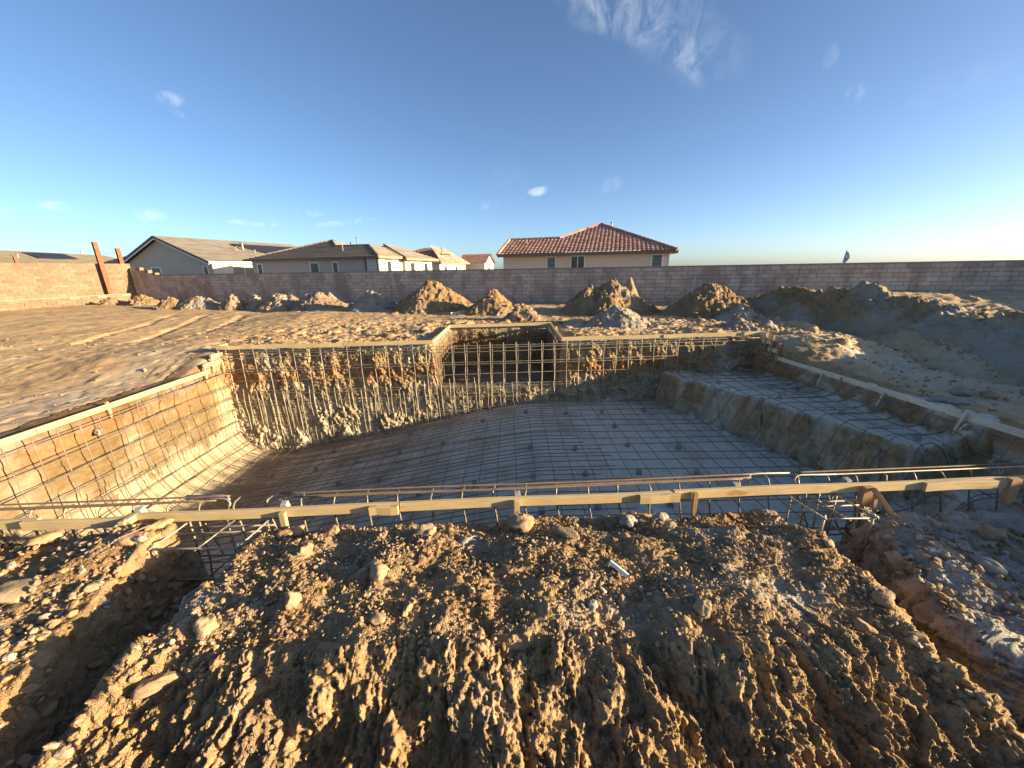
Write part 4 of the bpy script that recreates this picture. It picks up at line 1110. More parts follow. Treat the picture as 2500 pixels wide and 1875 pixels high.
h = thing('house', 'dark slate blue roof between the rusty posts and the grey gable', 'house', WF(-66, 44, 0))
ze = 3.1
polys = [[WF(-76, 41, ze), WF(-56, 41, ze), WF(-56, 45.5, 5.45), WF(-69.5, 45.5, 5.45)], [WF(-76, 50, ze), WF(-76, 41, ze), WF(-69.5, 45.5, 5.45)]]
g = Geo(); prism(g, [(-75.4, 41.6), (-57, 41.6), (-57, 49.5), (-75.4, 49.5)], 0, 3.0); w = g.build('wall', MAT['stucco_grey']); w.parent = h; w.location = -Vector(h.location)
link('roof', shift(tiles(polys, 'f', .33, .42), h.location), MAT['tile_slate'], h)

# distant trees
def leafy(name, c0, c1):
    M = M_(name, rough=.8, spec=.2); M.col(M.mix(M.mapr(M.noise(M.pos(), 1.5, 3), .3, .7), c0, c1)); return M.m
MAT['leaf'] = leafy('leaf', (.06, .075, .035), (.11, .12, .06)); MAT['bark'] = plain('bark', (.12, .09, .06), .9)
def tree(label, loc, hgt, rad, seed):
    rg = np.random.default_rng(seed); t = thing('tree', label, 'tree', loc, group='trees far behind the back wall')
    g = Geo(); g.tube([(0, 0, 0), (.1, 0, hgt * .3), (0, .1, hgt * .6)], [.25, .18, .08], 7)
    for k in range(5):
        a = k * 1.26; g.tube([(.06, 0, hgt * (.3 + .05 * k)), (math.cos(a) * rad * .6, math.sin(a) * rad * .6, hgt * (.55 + .06 * k))], [.1, .03], 5)
    g.build('trunk', MAT['bark'], t)
    n = 2600; c = rg.normal(size=(9, 3)) * (rad * .42, rad * .42, hgt * .16) + (0, 0, hgt * .66)
    i = rg.integers(0, 9, n); p = c[i] + rg.normal(size=(n, 3)) * rad * .24
    a = rg.normal(size=(n, 3)); a /= np.linalg.norm(a, axis=1)[:, None]; b = np.cross(a, rg.normal(size=(n, 3))); b /= np.linalg.norm(b, axis=1)[:, None]
    s = rg.uniform(.10, .2, n)[:, None]
    V = np.stack([p - a * s, p + b * s * .5, p + a * s, p - b * s * .5], 1).reshape(-1, 3)
    link('crown', np_mesh('crown', V, np.arange(n * 4).reshape(-1, 4), False), MAT['leaf'], t)
tree('broad grey green tree far beyond the wall, left of the red tiled house', WF(-22.9, 95, 0), 5.0, 1.9, 31)
tree('upright darker tree far beyond the wall, nearest to the red tiled house', WF(-19.6, 95, 0), 5.3, 1.15, 32)

# feather flag behind the wall
t = thing('feather_flag', 'blue feather flag with white marks on a bent pole behind the right of the wall', 'flag', WF(13.75, 30, 0))
g = Geo()
pole = [Vector((0, 0, 0)), Vector((.0, 0, 1.6)), Vector((.03, 0, 2.3)), Vector((.09, 0, 2.88))]
pole = [Vector(E1) * p.x + Vector((0, 0, p.z)) for p in pole]; g.tube(pole, [.022, .018, .014, .010], 6); g.build('pole', MAT['vent'], t)
M = M_('flag_cloth', rough=.7); p = M.pos(); M.col(M.mix(M.mapr(M.noise(p, 3, 3), .4, .6), (.16, .26, .42), (.24, .36, .52))); MAT['flag'] = M.m
rows = [(1.95, .0, .10), (2.15, .01, .24), (2.3, .03, .31), (2.45, .045, .29), (2.65, .06, .22), (2.80, .08, .15), (2.88, .09, .10)]
V = []; F = []
for k, (z, a, b) in enumerate(rows):
    for s, aa in enumerate((a, (a + b) / 2, b)): V.append(Vector(E1) * aa + Vector(E2) * (.03 * math.sin(k + s)) + Vector((0, 0, z)))
for k in range(len(rows) - 1):
    for s in (0, 1): F.append((k * 3 + s, k * 3 + s + 1, (k + 1) * 3 + s + 1, (k + 1) * 3 + s))
g = Geo(); g.add(V, F); n = len(V); g.add([v + Vector(E2) * .006 for v in V], [f[::-1] for f in F]); g.build('banner', MAT['flag'], t, smooth=True)
g = Geo()
for (x, z, w_, hh) in ((.15, 2.44, .10, .05), (.12, 2.36, .09, .045), (.14, 2.40, .04, .10)): g.box(Vector(E1) * x + Vector((0, 0, z)) - Vector(E2) * .035, (w_, .012, hh), (E1, E2, (0, 0, 1)))
g.build('emblem', MAT['trim_white'], t)

# ------------------------------------------------------------------ reinforcing steel
RR = np.random.default_rng(21)
def bar(parent, name, P, r=.0075, mat='rebar', n=6):
    g = Geo(); L = parent.location
    g.tube([Vector(p) - L for p in P], r, n)
    return g.build(name, MAT[mat], parent, smooth=True)
def fz(x, y): return float(floor_z(np.array([float(x)]), np.array([float(y)]))[0])
def wig(P, a=.006):
    """hand-bent bars are never quite straight"""
    n = len(P); ph = RR.uniform(0, 6, 3); am = RR.normal(0, a, (2, 3))
    out = []
    for i, p in enumerate(P):
        t = i / max(1, n - 1) * 6.28
        o = [sum(am[k][j] * math.sin(t * (.6 + .7 * j) + ph[j]) for j in range(3)) for k in (0, 1)]
        out.append((p[0] + o[0], p[1] + o[1] * .5, p[2] + o[1] * .5))
    return out
def hor(p, q, n=14, a=.008): return wig([tuple(Vector(p).lerp(Vector(q), s)) for s in np.linspace(0, 1, n)], a)

# back wall
t = thing('rebar_mat', 'upright rebar grid standing before the back wall of the pit, across the alcove mouth', 'rebar', (0, yb(0), 0), group='rebar mats lining the pit')
for i, x in enumerate(np.arange(-6.6, 6.05, .305)):
    y = yb(x) - .035; zb = fz(x, y - .34) + .03; top = .375 + RR.normal(0, .01); lean = RR.normal(0, .012)
    P = [(x + lean * (top - z) / 2, y - .05 * max(0, .3 - (z - zb)), z) for z in np.linspace(top, zb, 12)]
    bar(t, 'vertical_bar', wig(P, .005), .0085, 'rebar_pale')
    if AL0 - .1 < x < AL1 + .1:
        P = [(x + .035 + .01 * math.sin(z * 3), y + .012, z) for z in np.linspace(top - .05, top - 1.0 - .25 * RR.random(), 9)]
        bar(t, 'lapped_bar', wig(P, .006), .0078)
k = 0
for i, x in enumerate(np.arange(-6.5, 3.2, .1017)):
    if i % 3 == 0 or (x > 0 and i % 3 == 1 and RR.random() < .75) or x > 2.4: continue
    y = yb(x) - .06; zb = fz(x, y - .3) + .02; top = -.62 + RR.normal(0, .06) + (.05 if x > -2 else 0)
    if top - zb < .3: continue
    if k < 96: bar(t, 'dowel_bar', wig([(x + .02 * (top - z), y, z) for z in np.linspace(top, zb, 8)], .006), .0080, 'rebar_pale')
    k += 1
for z, dbl in ((.30, 1), (.16, 0), (-.10, 1), (-.40, 0), (-.66, 1), (-.95, 1), (-1.26, 1), (-1.55, 0), (-1.85, 1), (-2.10, 0)):
    xe = 6.05
    for x in np.arange(-6.6, 6.05, .1):
        if fz(x, yb(x) - .34) > z - .05: xe = x; break
    for d in range(1 + dbl):
        bar(t, 'horizontal_bar', hor((-6.68, yb(-6.7) - .047 - .012 * d, z - .055 * d), (xe, yb(xe) - .047, z - .055 * d + .02), 40, .009), .0075)

# floor and shelf
t = thing('rebar_mat', 'rebar grid laid over the pit floor and up onto the shallow shelf', 'rebar', (0, 6, -1.2), group='rebar mats lining the pit')
for x in np.arange(-5.75, 5.95, .305):
    ys = np.linspace(yf(x) + .16, yb(x) - .12, 44)
    zz = np.maximum.reduce([floor_z(np.full(44, x) + a, ys + b) for a, b in ((0, 0), (.05, 0), (0, -.1), (0, .1))]) + .075
    bar(t, 'long_bar', wig(list(zip(np.full(44, x), ys, zz)), .012), .0076)
for y in np.arange(3.45, 8.95, .305):
    xs = np.linspace(LX + .5, rx(y) - .14, 110); zz = np.maximum.reduce([floor_z(xs + a, np.full(110, y) + b) for a, b in ((0, 0), (-.09, 0), (.09, 0), (0, .05))]) + .085
    zz = np.convolve(np.pad(zz, 1, 'edge'), np.ones(3) / 3, 'valid')
    bar(t, 'cross_bar', wig(list(zip(xs, y + .01 * np.sin(xs), zz)), .014), .0076)
for y in np.arange(3.6, 8.9, .305):
    xe = .9 + .5 * RR.random() + .12 * (9 - y); xs = np.linspace(-5.3, xe, 60); zz = floor_z(xs, np.full(60, y)) + .09
    bar(t, 'lapped_bar', wig(list(zip(xs, np.full(60, y), zz)), .014), .0076)

# left wall
def left_path(y, top, out):
    P = [(LX + .075, y, z) for z in np.linspace(top, fz(LX + .08, y) + .12, 12)]
    P += [(x, y, fz(x, y) + .09) for x in np.concatenate([np.linspace(LX + .12, LX + .95, 16), np.linspace(LX + 1.05, LX + out, 5)])]
    return P
t = thing('rebar_mat', 'rebar curtain down the sunlit left wall, curving out onto the floor', 'rebar', (LX, 6, -1), group='rebar mats lining the pit')
for y in np.arange(3.4, 8.95, .305): bar(t, 'vertical_bar', wig(left_path(y, -.10, 1.5), .010), .0072)
for y in np.arange(3.50, 8.95, .305):
    P = left_path(y, -1.05 + RR.normal(0, .1), 2.3); bar(t, 'dowel_bar', wig(P[2:], .010), .0070)
ref = left_path(6, -.16, 1.0); L_ = [0]
for a, b in zip(ref[:-1], ref[1:]): L_.append(L_[-1] + (Vector(a) - Vector(b)).length)
for s in np.arange(.02, L_[-1], .30):
    x, z = np.interp(s, L_, [p[0] for p in ref]), np.interp(s, L_, [p[2] for p in ref])
    for d in (0, 1):
        if d and s > 1.9: continue
        bar(t, 'horizontal_bar', wig([(x + .015 + .004 * d, y, z - .03 * d * (1 + .6 * math.sin(y * 1.3 + s * 5))) for y in np.linspace(3.25, 8.98, 30)], .009), .0070)

# right wall
t = thing('rebar_mat', 'rebar curtain down the shaded right wall beside the shallow shelf', 'rebar', (6.3, 6, -.5), group='rebar mats lining the pit')
for y in np.arange(3.5, 8.9, .305):
    xw = rx(y) - .07; P = [(xw - .02 * k, y, z) for k, z in enumerate(np.linspace(-.10, fz(xw, y) + .12, 6))]
    P += [(x, y, fz(x, y) + .085) for x in np.linspace(xw - .14, xw - .95, 12)]
    bar(t, 'vertical_bar', wig(P, .008), .0070)
for z, o in ((-.13, .075), (-.17, .085), (-.40, .16)):
    bar(t, 'horizontal_bar', wig([(rx(y) - o, y, max(z, fz(rx(y) - o, y) + .08)) for y in np.linspace(3.3, 8.95, 26)], .008), .0070)

# alcove
t = thing('rebar_mat', 'rebar lining of the small alcove cut into the back wall', 'rebar', (-.3, 11, 0), group='rebar mats lining the pit')
for x in np.arange(-1.65, 1.1, .305): bar(t, 'vertical_bar', hor((x, ALY - .12 + .0437 * x, .36), (x + .01, ALY - .14 + .0437 * x, -.75), 8, .005), .007)
for y in np.arange(9.35, 11.5, .305):
    bar(t, 'vertical_bar', hor((AL0 + .07, y, .36), (AL0 + .09, y, -.75), 8, .005), .007); bar(t, 'vertical_bar', hor((AL1 - .07, y, .36), (AL1 - .09, y, -.75), 8, .005), .007)
for z in (.30, .02, -.3, -.6):
    bar(t, 'horizontal_bar', hor((AL0 + .06, ALY - .2, z), (AL1 - .06, ALY - .08, z), 8, .005), .007)
    bar(t, 'horizontal_bar', hor((AL0 + .085, 9.1, z), (AL0 + .085, 11.5, z), 8, .005), .007); bar(t, 'horizontal_bar', hor((AL1 - .085, 9.15, z), (AL1 - .085, 11.55, z), 8, .005), .007)
for y in np.arange(9.3, 11.4, .305): bar(t, 'floor_bar', hor((AL0 + .1, y, -.70), (AL1 - .1, y, -.70), 8, .005), .0065)

# front rim
t = thing('rebar_mat', 'rusty paired bars and drop bars just behind the front form boards', 'rebar', (0, 3.2, -.2), group='rebar mats lining the pit')
def nearest_gap(x): return -2.95 < x < -2.2 or 2.62 < x < 3.22
for x in np.arange(-6.6, 6.3, .305):
    y = yf(x) + .13; zb = -.55 if nearest_gap(x) else -1.05
    bar(t, 'drop_bar', wig([(x, y + .10, -.012), (x, y + .03, -.02), (x, y, -.06)] + [(x + .02 * k, y - .01 * k, z) for k, z in enumerate(np.linspace(-.14, zb, 8))], .006), .0082, 'rebar', 8)
for (x0, x1) in ((-6.9, -2.72), (-2.25, 2.48), (2.86, 6.35)):
    n = 30
    for k, (dy, z, m, r) in enumerate(((.235, .004, 'rebar_rust', .0085), (.175, .0, 'rebar_rust' if x0 < 2 else 'rebar_pale', .0085), (.155, .0, 'rebar_rust', .0085))):
        if k == 2 and x0 > 2: continue
        bar(t, 'rim_bar', wig([(x, yf(x) + dy, z) for x in np.linspace(x0 + .15 * k, x1 - .1 * k, n)], .0025), r, m, 8)
for (x0, x1, z) in ((-6.9, -1.9, -.165), (-1.75, 1.5, -.15), (.4, 3.1, -.17), (2.9, 6.3, -.16)):
    bar(t, 'lower_bar', wig([(x, yf(x) + .105, z) for x in np.linspace(x0, x1, 24)], .006), .0095, 'rebar', 8)
# hooked bar ends
for x0, y0, s in ((-2.80, yf(-2.8) + .24, 1), (-2.76, yf(-2.7) + .18, 1), (2.46, yf(2.5) + .24, -1), (2.90, yf(2.9) + .18, -1)):
    bar(t, 'hook', [(x0 - .35 * s, y0, .006), (x0, y0, .006), (x0 + .05 * s, y0 - .01, .0), (x0 + .085 * s, y0 - .03, -.03), (x0 + .07 * s, y0 - .05, -.08)], .008, 'rebar_pale', 8)

# box cages for the skimmers
def cage(label, x0, x1, y0, y1, z0, z1, skew):
    t = thing('rebar_cage', label, 'rebar', ((x0 + x1) / 2, y0, z0))
    s = skew
    for k, z in enumerate((z1, z0)):
        m = 'rebar_pale' if k == 0 else 'rebar'
        bar(t, 'front_bar', [(x0 - .02, y0, z), ((x0 + x1) / 2, y0 - .006, z + .006), (x1, y0 + .0, z), (x1 + .03, y0 + .02, z), (x1 + .035, y0 + .07, z)], .0085, m, 8)
        for x in (x0, x1): bar(t, 'side_bar', [(x, y0 - .02, z + .012), (x + s * .5, (y0 + y1) / 2, z + .012), (x + s, y1, z + .02)], .0082, m, 8)
        bar(t, 'middle_bar', [((x0 + x1) / 2, y0 - .01, z - .015), ((x0 + x1) / 2 + s, y1, z - .015)], .0078, 'rebar', 8)
        bar(t, 'rear_bar', [(x0 - .1, y1 - .12, z - .02), (x1 + .12, y1 - .10, z - .02)], .0085, 'rebar', 8)
        bar(t, 'cross_bar', [(x0 - .03, (y0 + y1) / 2, z - .016), (x1 + .04, (y0 + y1) / 2 + .02, z - .016)], .0080, 'rebar', 8)
    for x in (x0 + .012, x1 - .012):
        bar(t, 'post_bar', [(x, y0 + .012, z1 + .03), (x, y0 + .015, (z0 + z1) / 2), (x + .01, y0 + .02, z0 - .03)], .0092, 'rebar_pale', 8)
        bar(t, 'post_bar', [(x + s, y1 - .1, z1 + .03), (x + s, y1 - .1, z0 - .25)], .0085, 'rebar', 8)
    for x in np.linspace(x0 + .1, x1 - .1, 3): bar(t, 'hanger_bar', [(x, y1 - .04, z1 + .06), (x + .01, y1 - .05, z0 - .1), (x + .03, y1 - .12, z0 - .42)], .0080, 'rebar', 8)
cage('open rebar box cage hanging in the gap at the left end of the front bank', -3.0, -2.28, 2.66, 3.08, -.43, -.12, .06)
cage('open rebar box cage hanging in the gap at the right end of the front bank', 2.74, 3.20, 2.90, 3.30, -.44, -.12, -.10)
t = thing('loose_rebar', 'bent loose rebar piece poking out of the sunlit soil left of the left cage', 'rebar', (-3.15, 2.6, -.05))
bar(t, 'rod', [(-3.34, 2.50, -.06), (-3.29, 2.52, -.04), (-3.22, 2.66, .0), (-3.10, 2.80, .01)], .006, 'rebar')

# concrete spacers ("dobies")
def dobie_mesh():
    g = Geo(); V = []
    for z, h in ((0, .036), (.075, .030)): V += [(-h, -h, z), (h, -h, z), (h, h, z), (-h, h, z)]
    g.add(V, [(0, 3, 2, 1), (4, 5, 6, 7)] + [(i, (i + 1) % 4, 4 + (i + 1) % 4, 4 + i) for i in range(4)])
    return g.mesh('block', bevel=.006)
DM = dobie_mesh(); DM.materials.append(MAT['concrete'])
gw = Geo()
for s in (-1, 1): gw.tube([(s * .012, 0, .06), (s * .014, .01, .10), (s * .03, .015 * s, .125), (s * .045, .0, .12)], .0016, 4)
def spacer(loc, rz, label, group, tilt=0, sc=1):
    t = thing('spacer_block', label, 'concrete spacer', loc, rz, group); t.rotation_euler = (tilt, 0, rz); t.scale = (sc, sc, sc)
    link('block', DM, None, t)
    for s in (-1, 1):
        g = Geo(); g.tube([(s * .012, 0, .06), (s * .014, .01, .10), (s * .03, .015 * s, .125), (s * .045, .0, .12)], .0016, 4); g.build('tie_wire', MAT['rebar'], t)
for i, x in enumerate(np.arange(-5.2, 3.2, .915)):
    for j, y in enumerate(np.arange(3.75, 8.9, .915)):
        if RR.random() < .28 or (i + j) % 2 and RR.random() < .35: continue
        xx, yy = x + RR.normal(0, .05), y + RR.normal(0, .05)
        spacer((xx, yy, fz(xx, yy) - .005), RR.uniform(0, 3), 'small grey concrete spacer block under the floor rebar of the deep pit', 'spacer blocks on the pit floor', 0, 1.15)
for x, y in ((5.75, 8.75), (5.15, 7.0), (5.6, 6.1), (5.2, 5.35), (4.75, 6.9), (5.9, 7.6), (4.6, 8.2), (5.75, 5.0)):
    spacer((x, y, fz(x, y) - .005), RR.uniform(0, 3), 'small pale concrete spacer block on the shallow right shelf', 'spacer blocks on the shelf', 0, 1.15)
for x, lb in ((-2.13, 'left one of the pale spacers wedged behind the middle front boards'), (.03, 'pale spacer wedged behind the front board at its middle stake'),
              (2.16, 'pale spacer wedged under the bar ends left of the right cage'), (3.28, 'pale spacer wedged behind the front board right of the right cage'), (-3.42, 'pale spacer wedged behind the braced stake at front left')):
    spacer((x, yf(x) + .075, -.058), .1, lb, 'spacers behind the front boards', .15, .95)

# ------------------------------------------------------------------ form boards and stakes
def plank(name, label, p, q, w=.089, th=.038, mat='wood', group='pine form boards round the rim', sag=.006, cat='form board', top=True):
    """p, q: ends of the top edge centre line"""
    p, q = Vector(p), Vector(q); L = (q - p).length
    n = max(4, int(L / .12)); ph = random.random() * 6
    sec = [(-th / 2 + .003, 0), (th / 2 - .003, 0), (th / 2, -.003), (th / 2, -w + .003), (th / 2 - .003, -w), (-th / 2 + .003, -w), (-th / 2, -w + .003), (-th / 2, -.003)]
    V = []; F = []
    for i in range(n + 1):
        s = i / n; x = (s - .5) * L
        dz = sag * math.sin(s * 5 + ph) * math.sin(math.pi * s) * .8; dy = sag * .9 * math.sin(s * 4.1 + ph * 2) * math.sin(math.pi * s)
        for a, b in sec: V.append((x, a + dy, b + dz))
    for i in range(n):
        for k in range(8): F.append((i * 8 + k, i * 8 + (k + 1) % 8, (i + 1) * 8 + (k + 1) % 8, (i + 1) * 8 + k))
    F.append(tuple(range(7, -1, -1))); F.append(tuple(n * 8 + k for k in range(8)))
    g = Geo(); g.add(V, F)
    o = g.build(name, MAT[mat]); d = (q - p).normalized()
    o.location = (p + q) / 2; o.rotation_euler = (0, -math.asin(d.z), math.atan2(d.y, d.x))
    return tag(o, label, cat, group)
def FB(label, x0, x1, dy=0, z=0, z1=None, **k):
    return plank('form_board', label, (x0, yf(x0) + dy, z), (x1, yf(x1) + dy, z if z1 is None else z1), **k)
FB('front form board reaching out of frame at bottom left', -7.1, -4.22, 0, -.012, -.004)
FB('short shaded front board just left of the braced stake', -4.32, -3.44, -.040, -.002, 0)
FB('long front form board between the braced stake and the left scab', -3.46, -1.06, 0, 0, .003)
FB('long middle front form board with a stake near its centre', -1.05, 1.50, 0, .003, 0)
FB('front form board crossing over the right box cage', 1.52, 4.02, .0, .006, -.002)
FB('front form board reaching out of frame at the right', 4.03, 6.45, .0, -.002, .0)
FB('short scab board nailed over the joint left of the middle stake', -1.32, -1.08 + .02, -.040, -.006, group='scab pieces on the front boards', w=.085)
FB('short scab board nailed beside the thin stake right of centre', 1.18, 1.56, -.040, -.004, group='scab pieces on the front boards', w=.085)
FB('long scab board lapping the front board right of the kicker', 3.98, 4.9, -.040, -.0, group='scab pieces on the front boards')

# left rim
def LB(label, y0, y1, z=0, dx=0, **k): return plank('form_board', label, (LX + dx, y0, z), (LX + dx, y1, z), **k)
LB('nearest sunlit board along the left rim, running out of frame', 2.7, 5.05); LB('long sunlit board along the left rim up to the stepped corner', 5.06, 8.33)
LB('lowest short stepped board at the back left corner', 8.20, 8.76, .15, .01); LB('middle short stepped board at the back left corner', 8.48, 8.88, .30, .0); LB('topmost short stepped board joining the back left beam', 8.76, 9.06, .46, 0)
R_ = .46
def BB(label, x0, x1, z0=R_, z1=R_, dy=0): return plank('form_board', label, (x0, yb(x0) - .04 + dy, z0), (x1, yb(x1) - .04 + dy, z1), sag=.009)
BB('short raised back board at the left corner', -6.78, -6.0); BB('raised back board left of the joint, above the sunlit wall', -6.0, -3.92, R_, R_, .0); BB('raised back board running up to the left side of the alcove', -3.9, AL0, R_, R_ + .005)
plank('form_board', 'raised board along the left side of the alcove', (AL0, yb(AL0) - .03, R_), (AL0, ALY - .1, R_))
plank('form_board', 'raised board across the back of the alcove', (AL0 - .02, ALY - .07, R_), (AL1 + .02, ALY + .06, R_ + .01))
plank('form_board', 'raised shaded board along the right side of the alcove', (AL1, yb(AL1) - .03, R_), (AL1, ALY + .03, R_))
BB('raised back board just right of the alcove, sagging to its right end', AL1, 3.68, R_, R_ + .01); BB('raised back board ending at the back right corner', 3.66, 6.04, R_ + .004, R_ + .03, -.02)
def RB(label, y0, y1, z=0, dx=0): return plank('form_board', label, (rx(y0) + dx, y0, z), (rx(y1) + dx, y1, z), mat='wood_pale')
RB('long shaded board along the right rim nearest the back corner', 6.42, 8.72); RB('second shaded board along the right rim', 5.78, 6.44, .0, -.0); RB('nearest board along the right rim, running out of frame', 2.9, 5.78)
RB('lowest short stepped board at the back right corner', 8.66, 9.02, .15); RB('middle short stepped board at the back right corner', 8.9, 9.26, .30); RB('topmost short stepped board ending the back right beam', 9.1, 9.36, .475, -.03)

def stake(label, p, h, rz=0.0, w=.038, d=.038, tilt=(0, 0), mat='wood', cat='stake', group='wooden stakes along the front boards', name='wooden_stake', point=True):
    """p is the top centre"""
    g = Geo(); a, b = w / 2, d / 2; e = min(.12, h * .3) if point else .001
    V = [(-a, -b, 0), (a, -b, 0), (a, b, 0), (-a, b, 0), (-a, -b, -h + e), (a, -b, -h + e), (a, b, -h + e), (-a, b, -h + e), (-.006, -b * .8, -h), (.006, -b * .8, -h), (.006, b * .8, -h), (-.006, b * .8, -h)]
    F = [(0, 1, 2, 3)] + [(i, i + 4, (i + 1) % 4 + 4, (i + 1) % 4) for i in range(4)] + [(4 + i, 8 + i, 8 + (i + 1) % 4, 4 + (i + 1) % 4) for i in range(4)] + [(11, 10, 9, 8)]
    g.add(V, F); o = g.build(name, MAT[mat], bevel=.002); o.location = p; o.rotation_euler = (tilt[0], tilt[1], rz)
    return tag(o, label, cat, group)
stake('wide leaning stake at the front left, wedge shaped and brightly lit', (-3.40, yf(-3.4) - .06, .006), .40, .05, .05, .15, (-.05, .0), point=False)
stake('slanted brace nailed to the leaning front left stake', (-3.36, yf(-3.4) - .105, .0), .38, .0, .066, .02, (-.0, .42), mat='wood', point=False)
stake('single upright stake in front of the long left front board', (-2.09, yf(-2.09) - .045, -.02), .32, .0, .05, .04)
stake('upright split stake at the middle of the front boards', (.03, yf(0) - .045, -.002), .33, .0, .05, .04, (0, .06))
stake('thin brown stake right of centre, standing above the rubble', (1.71, yf(1.7) - .045, .0), .26, .0, .04, .038, mat='wood_red')
stake('reddish upright stake on the edge of the right bank', (3.40, yf(3.4) - .05, -.01), .34, .0, .09, .04, mat='wood_red')
stake('slanted kicker brace running down from the reddish stake', (3.42, yf(3.4) - .08, -.015), .50, .0, .038, .035, (-.50, -.5), mat='wood_red')
stake('short slim sunlit stick beside the reddish stake', (3.44, yf(3.4) - .10, -.09), .2, .0, .034, .02, (0, -.12), mat='wood_red')
stake('wide reddish stake at the far right of the front boards', (4.86, yf(4.86) - .06, .02), .30, .0, .10, .05, mat='wood_red')
# rim stakes
G2_ = 'stakes along the left, back and right rims'
stake('small stake top outside the middle of the left rim board', (LX - .045, 6.12, .02), .3, 0, .04, .04, group=G2_)
for i, (y, z, nm) in enumerate(((8.26, .14, 'lowest'), (8.52, .29, 'middle'), (8.78, .45, 'topmost'))): stake(f'pale stake holding the {nm} stepped board at back left', (LX - .03, y, z), .42, 0, .038, .038, group=G2_)
stake('bright short stake inside the left end of the back left steps', (LX + .04, 8.72, .12), .32, 0, .05, .03, group=G2_)
for i, (y, z, nm) in enumerate(((8.68, .30, 'lowest'), (8.92, .44, 'middle'), (9.14, .58, 'topmost'))): stake(f'orange lit stake holding the {nm} stepped board at back right', (rx(y) - .012, y - .02, z), .50, 0, .055, .04, mat='wood_red', group=G2_)
for x, nm in ((-4.75, 'left of the joint in'), (-3.0, 'right of the joint in')): stake(f'short stake {nm} the back left boards', (x, yb(x) - .00, .47), .4, 0, .04, .04, group=G2_)
stake('tiny stake with an orange mark below the back right boards', (2.62, yb(2.6) - .02, .38), .3, 0, .04, .03, mat='wood_red', group=G2_)
stake('short stake on the outer right side of the alcove', (AL1 + .05, 10.6, .5), .4, 0, .06, .04, group=G2_)
for y, nm, h in ((7.35, 'farthest', .32), (6.1, 'middle', .38), (4.95, 'nearest', .42)): stake(f'{nm} slim stake hanging down inside the right rim board', (rx(y) - .05, y, -.06 if nm != 'nearest' else .06), h, 0, .045, .03, (.12, .1), mat='wood_pale', group=G2_)
stake('slanted brace beside the nearest slim right rim stake', (rx(4.9) - .06, 4.9, -.12), .36, 0, .04, .03, (.45, .05), mat='wood_pale', group=G2_)

# ------------------------------------------------------------------ loose stones, clods and scraps
def ico(sub, seed, sx=1., sy=1., sz=.7, lump=.28, facet=True):
    bm = bmesh.new(); bmesh.ops.create_icosphere(bm, subdivisions=sub, radius=1.0)
    P = np.array([v.co[:] for v in bm.verts]); F = np.array([[v.index for v in f.verts] for f in bm.faces]); bm.free()
    rg = np.random.default_rng(seed)
    if facet:
        for k in range(9):                                 # chop flat sides
            d = rg.normal(size=3); d /= np.linalg.norm(d); h = rg.uniform(.55, .85); q = P @ d; P = P - np.maximum(q - h, 0)[:, None] * d * .85
    n = fbm3(P[:, 0] + seed, P[:, 1], P[:, 2], 1.4, 3, .5, seed % 50)
    P = P * (1 + lump * n)[:, None] * np.array([sx, sy, sz])
    return P, F
def rock(label, x, y, size, sx, sy, sz, mat, seed, rz=0., z=None, sink=.3, group='loose stones on the front bank', lump=.25):
    P, F = ico(4 if size > .05 else 3, seed, sx, sy, sz, lump)
    P = P * size; P = P * (1 + .05 * fbm3(P[:, 0] / size * 4, P[:, 1] / size * 4, P[:, 2] / size * 4, 1.5, 2, .5, 3))[:, None]
    if z is None: z = float(near_h(np.array([x]), np.array([y]))[0]) if abs(x) < 6 and y < 3.2 else float(ground_z(np.array([x]), np.array([y]))[0])
    o = link('rock', np_mesh('rock', P, F, True), MAT[mat]); o.location = (x, y, z + size * sz * (1 - 2 * sink)); o.rotation_euler = (random.uniform(-.15, .15), random.uniform(-.15, .15), rz)
    return tag(o, label, 'stone', group)
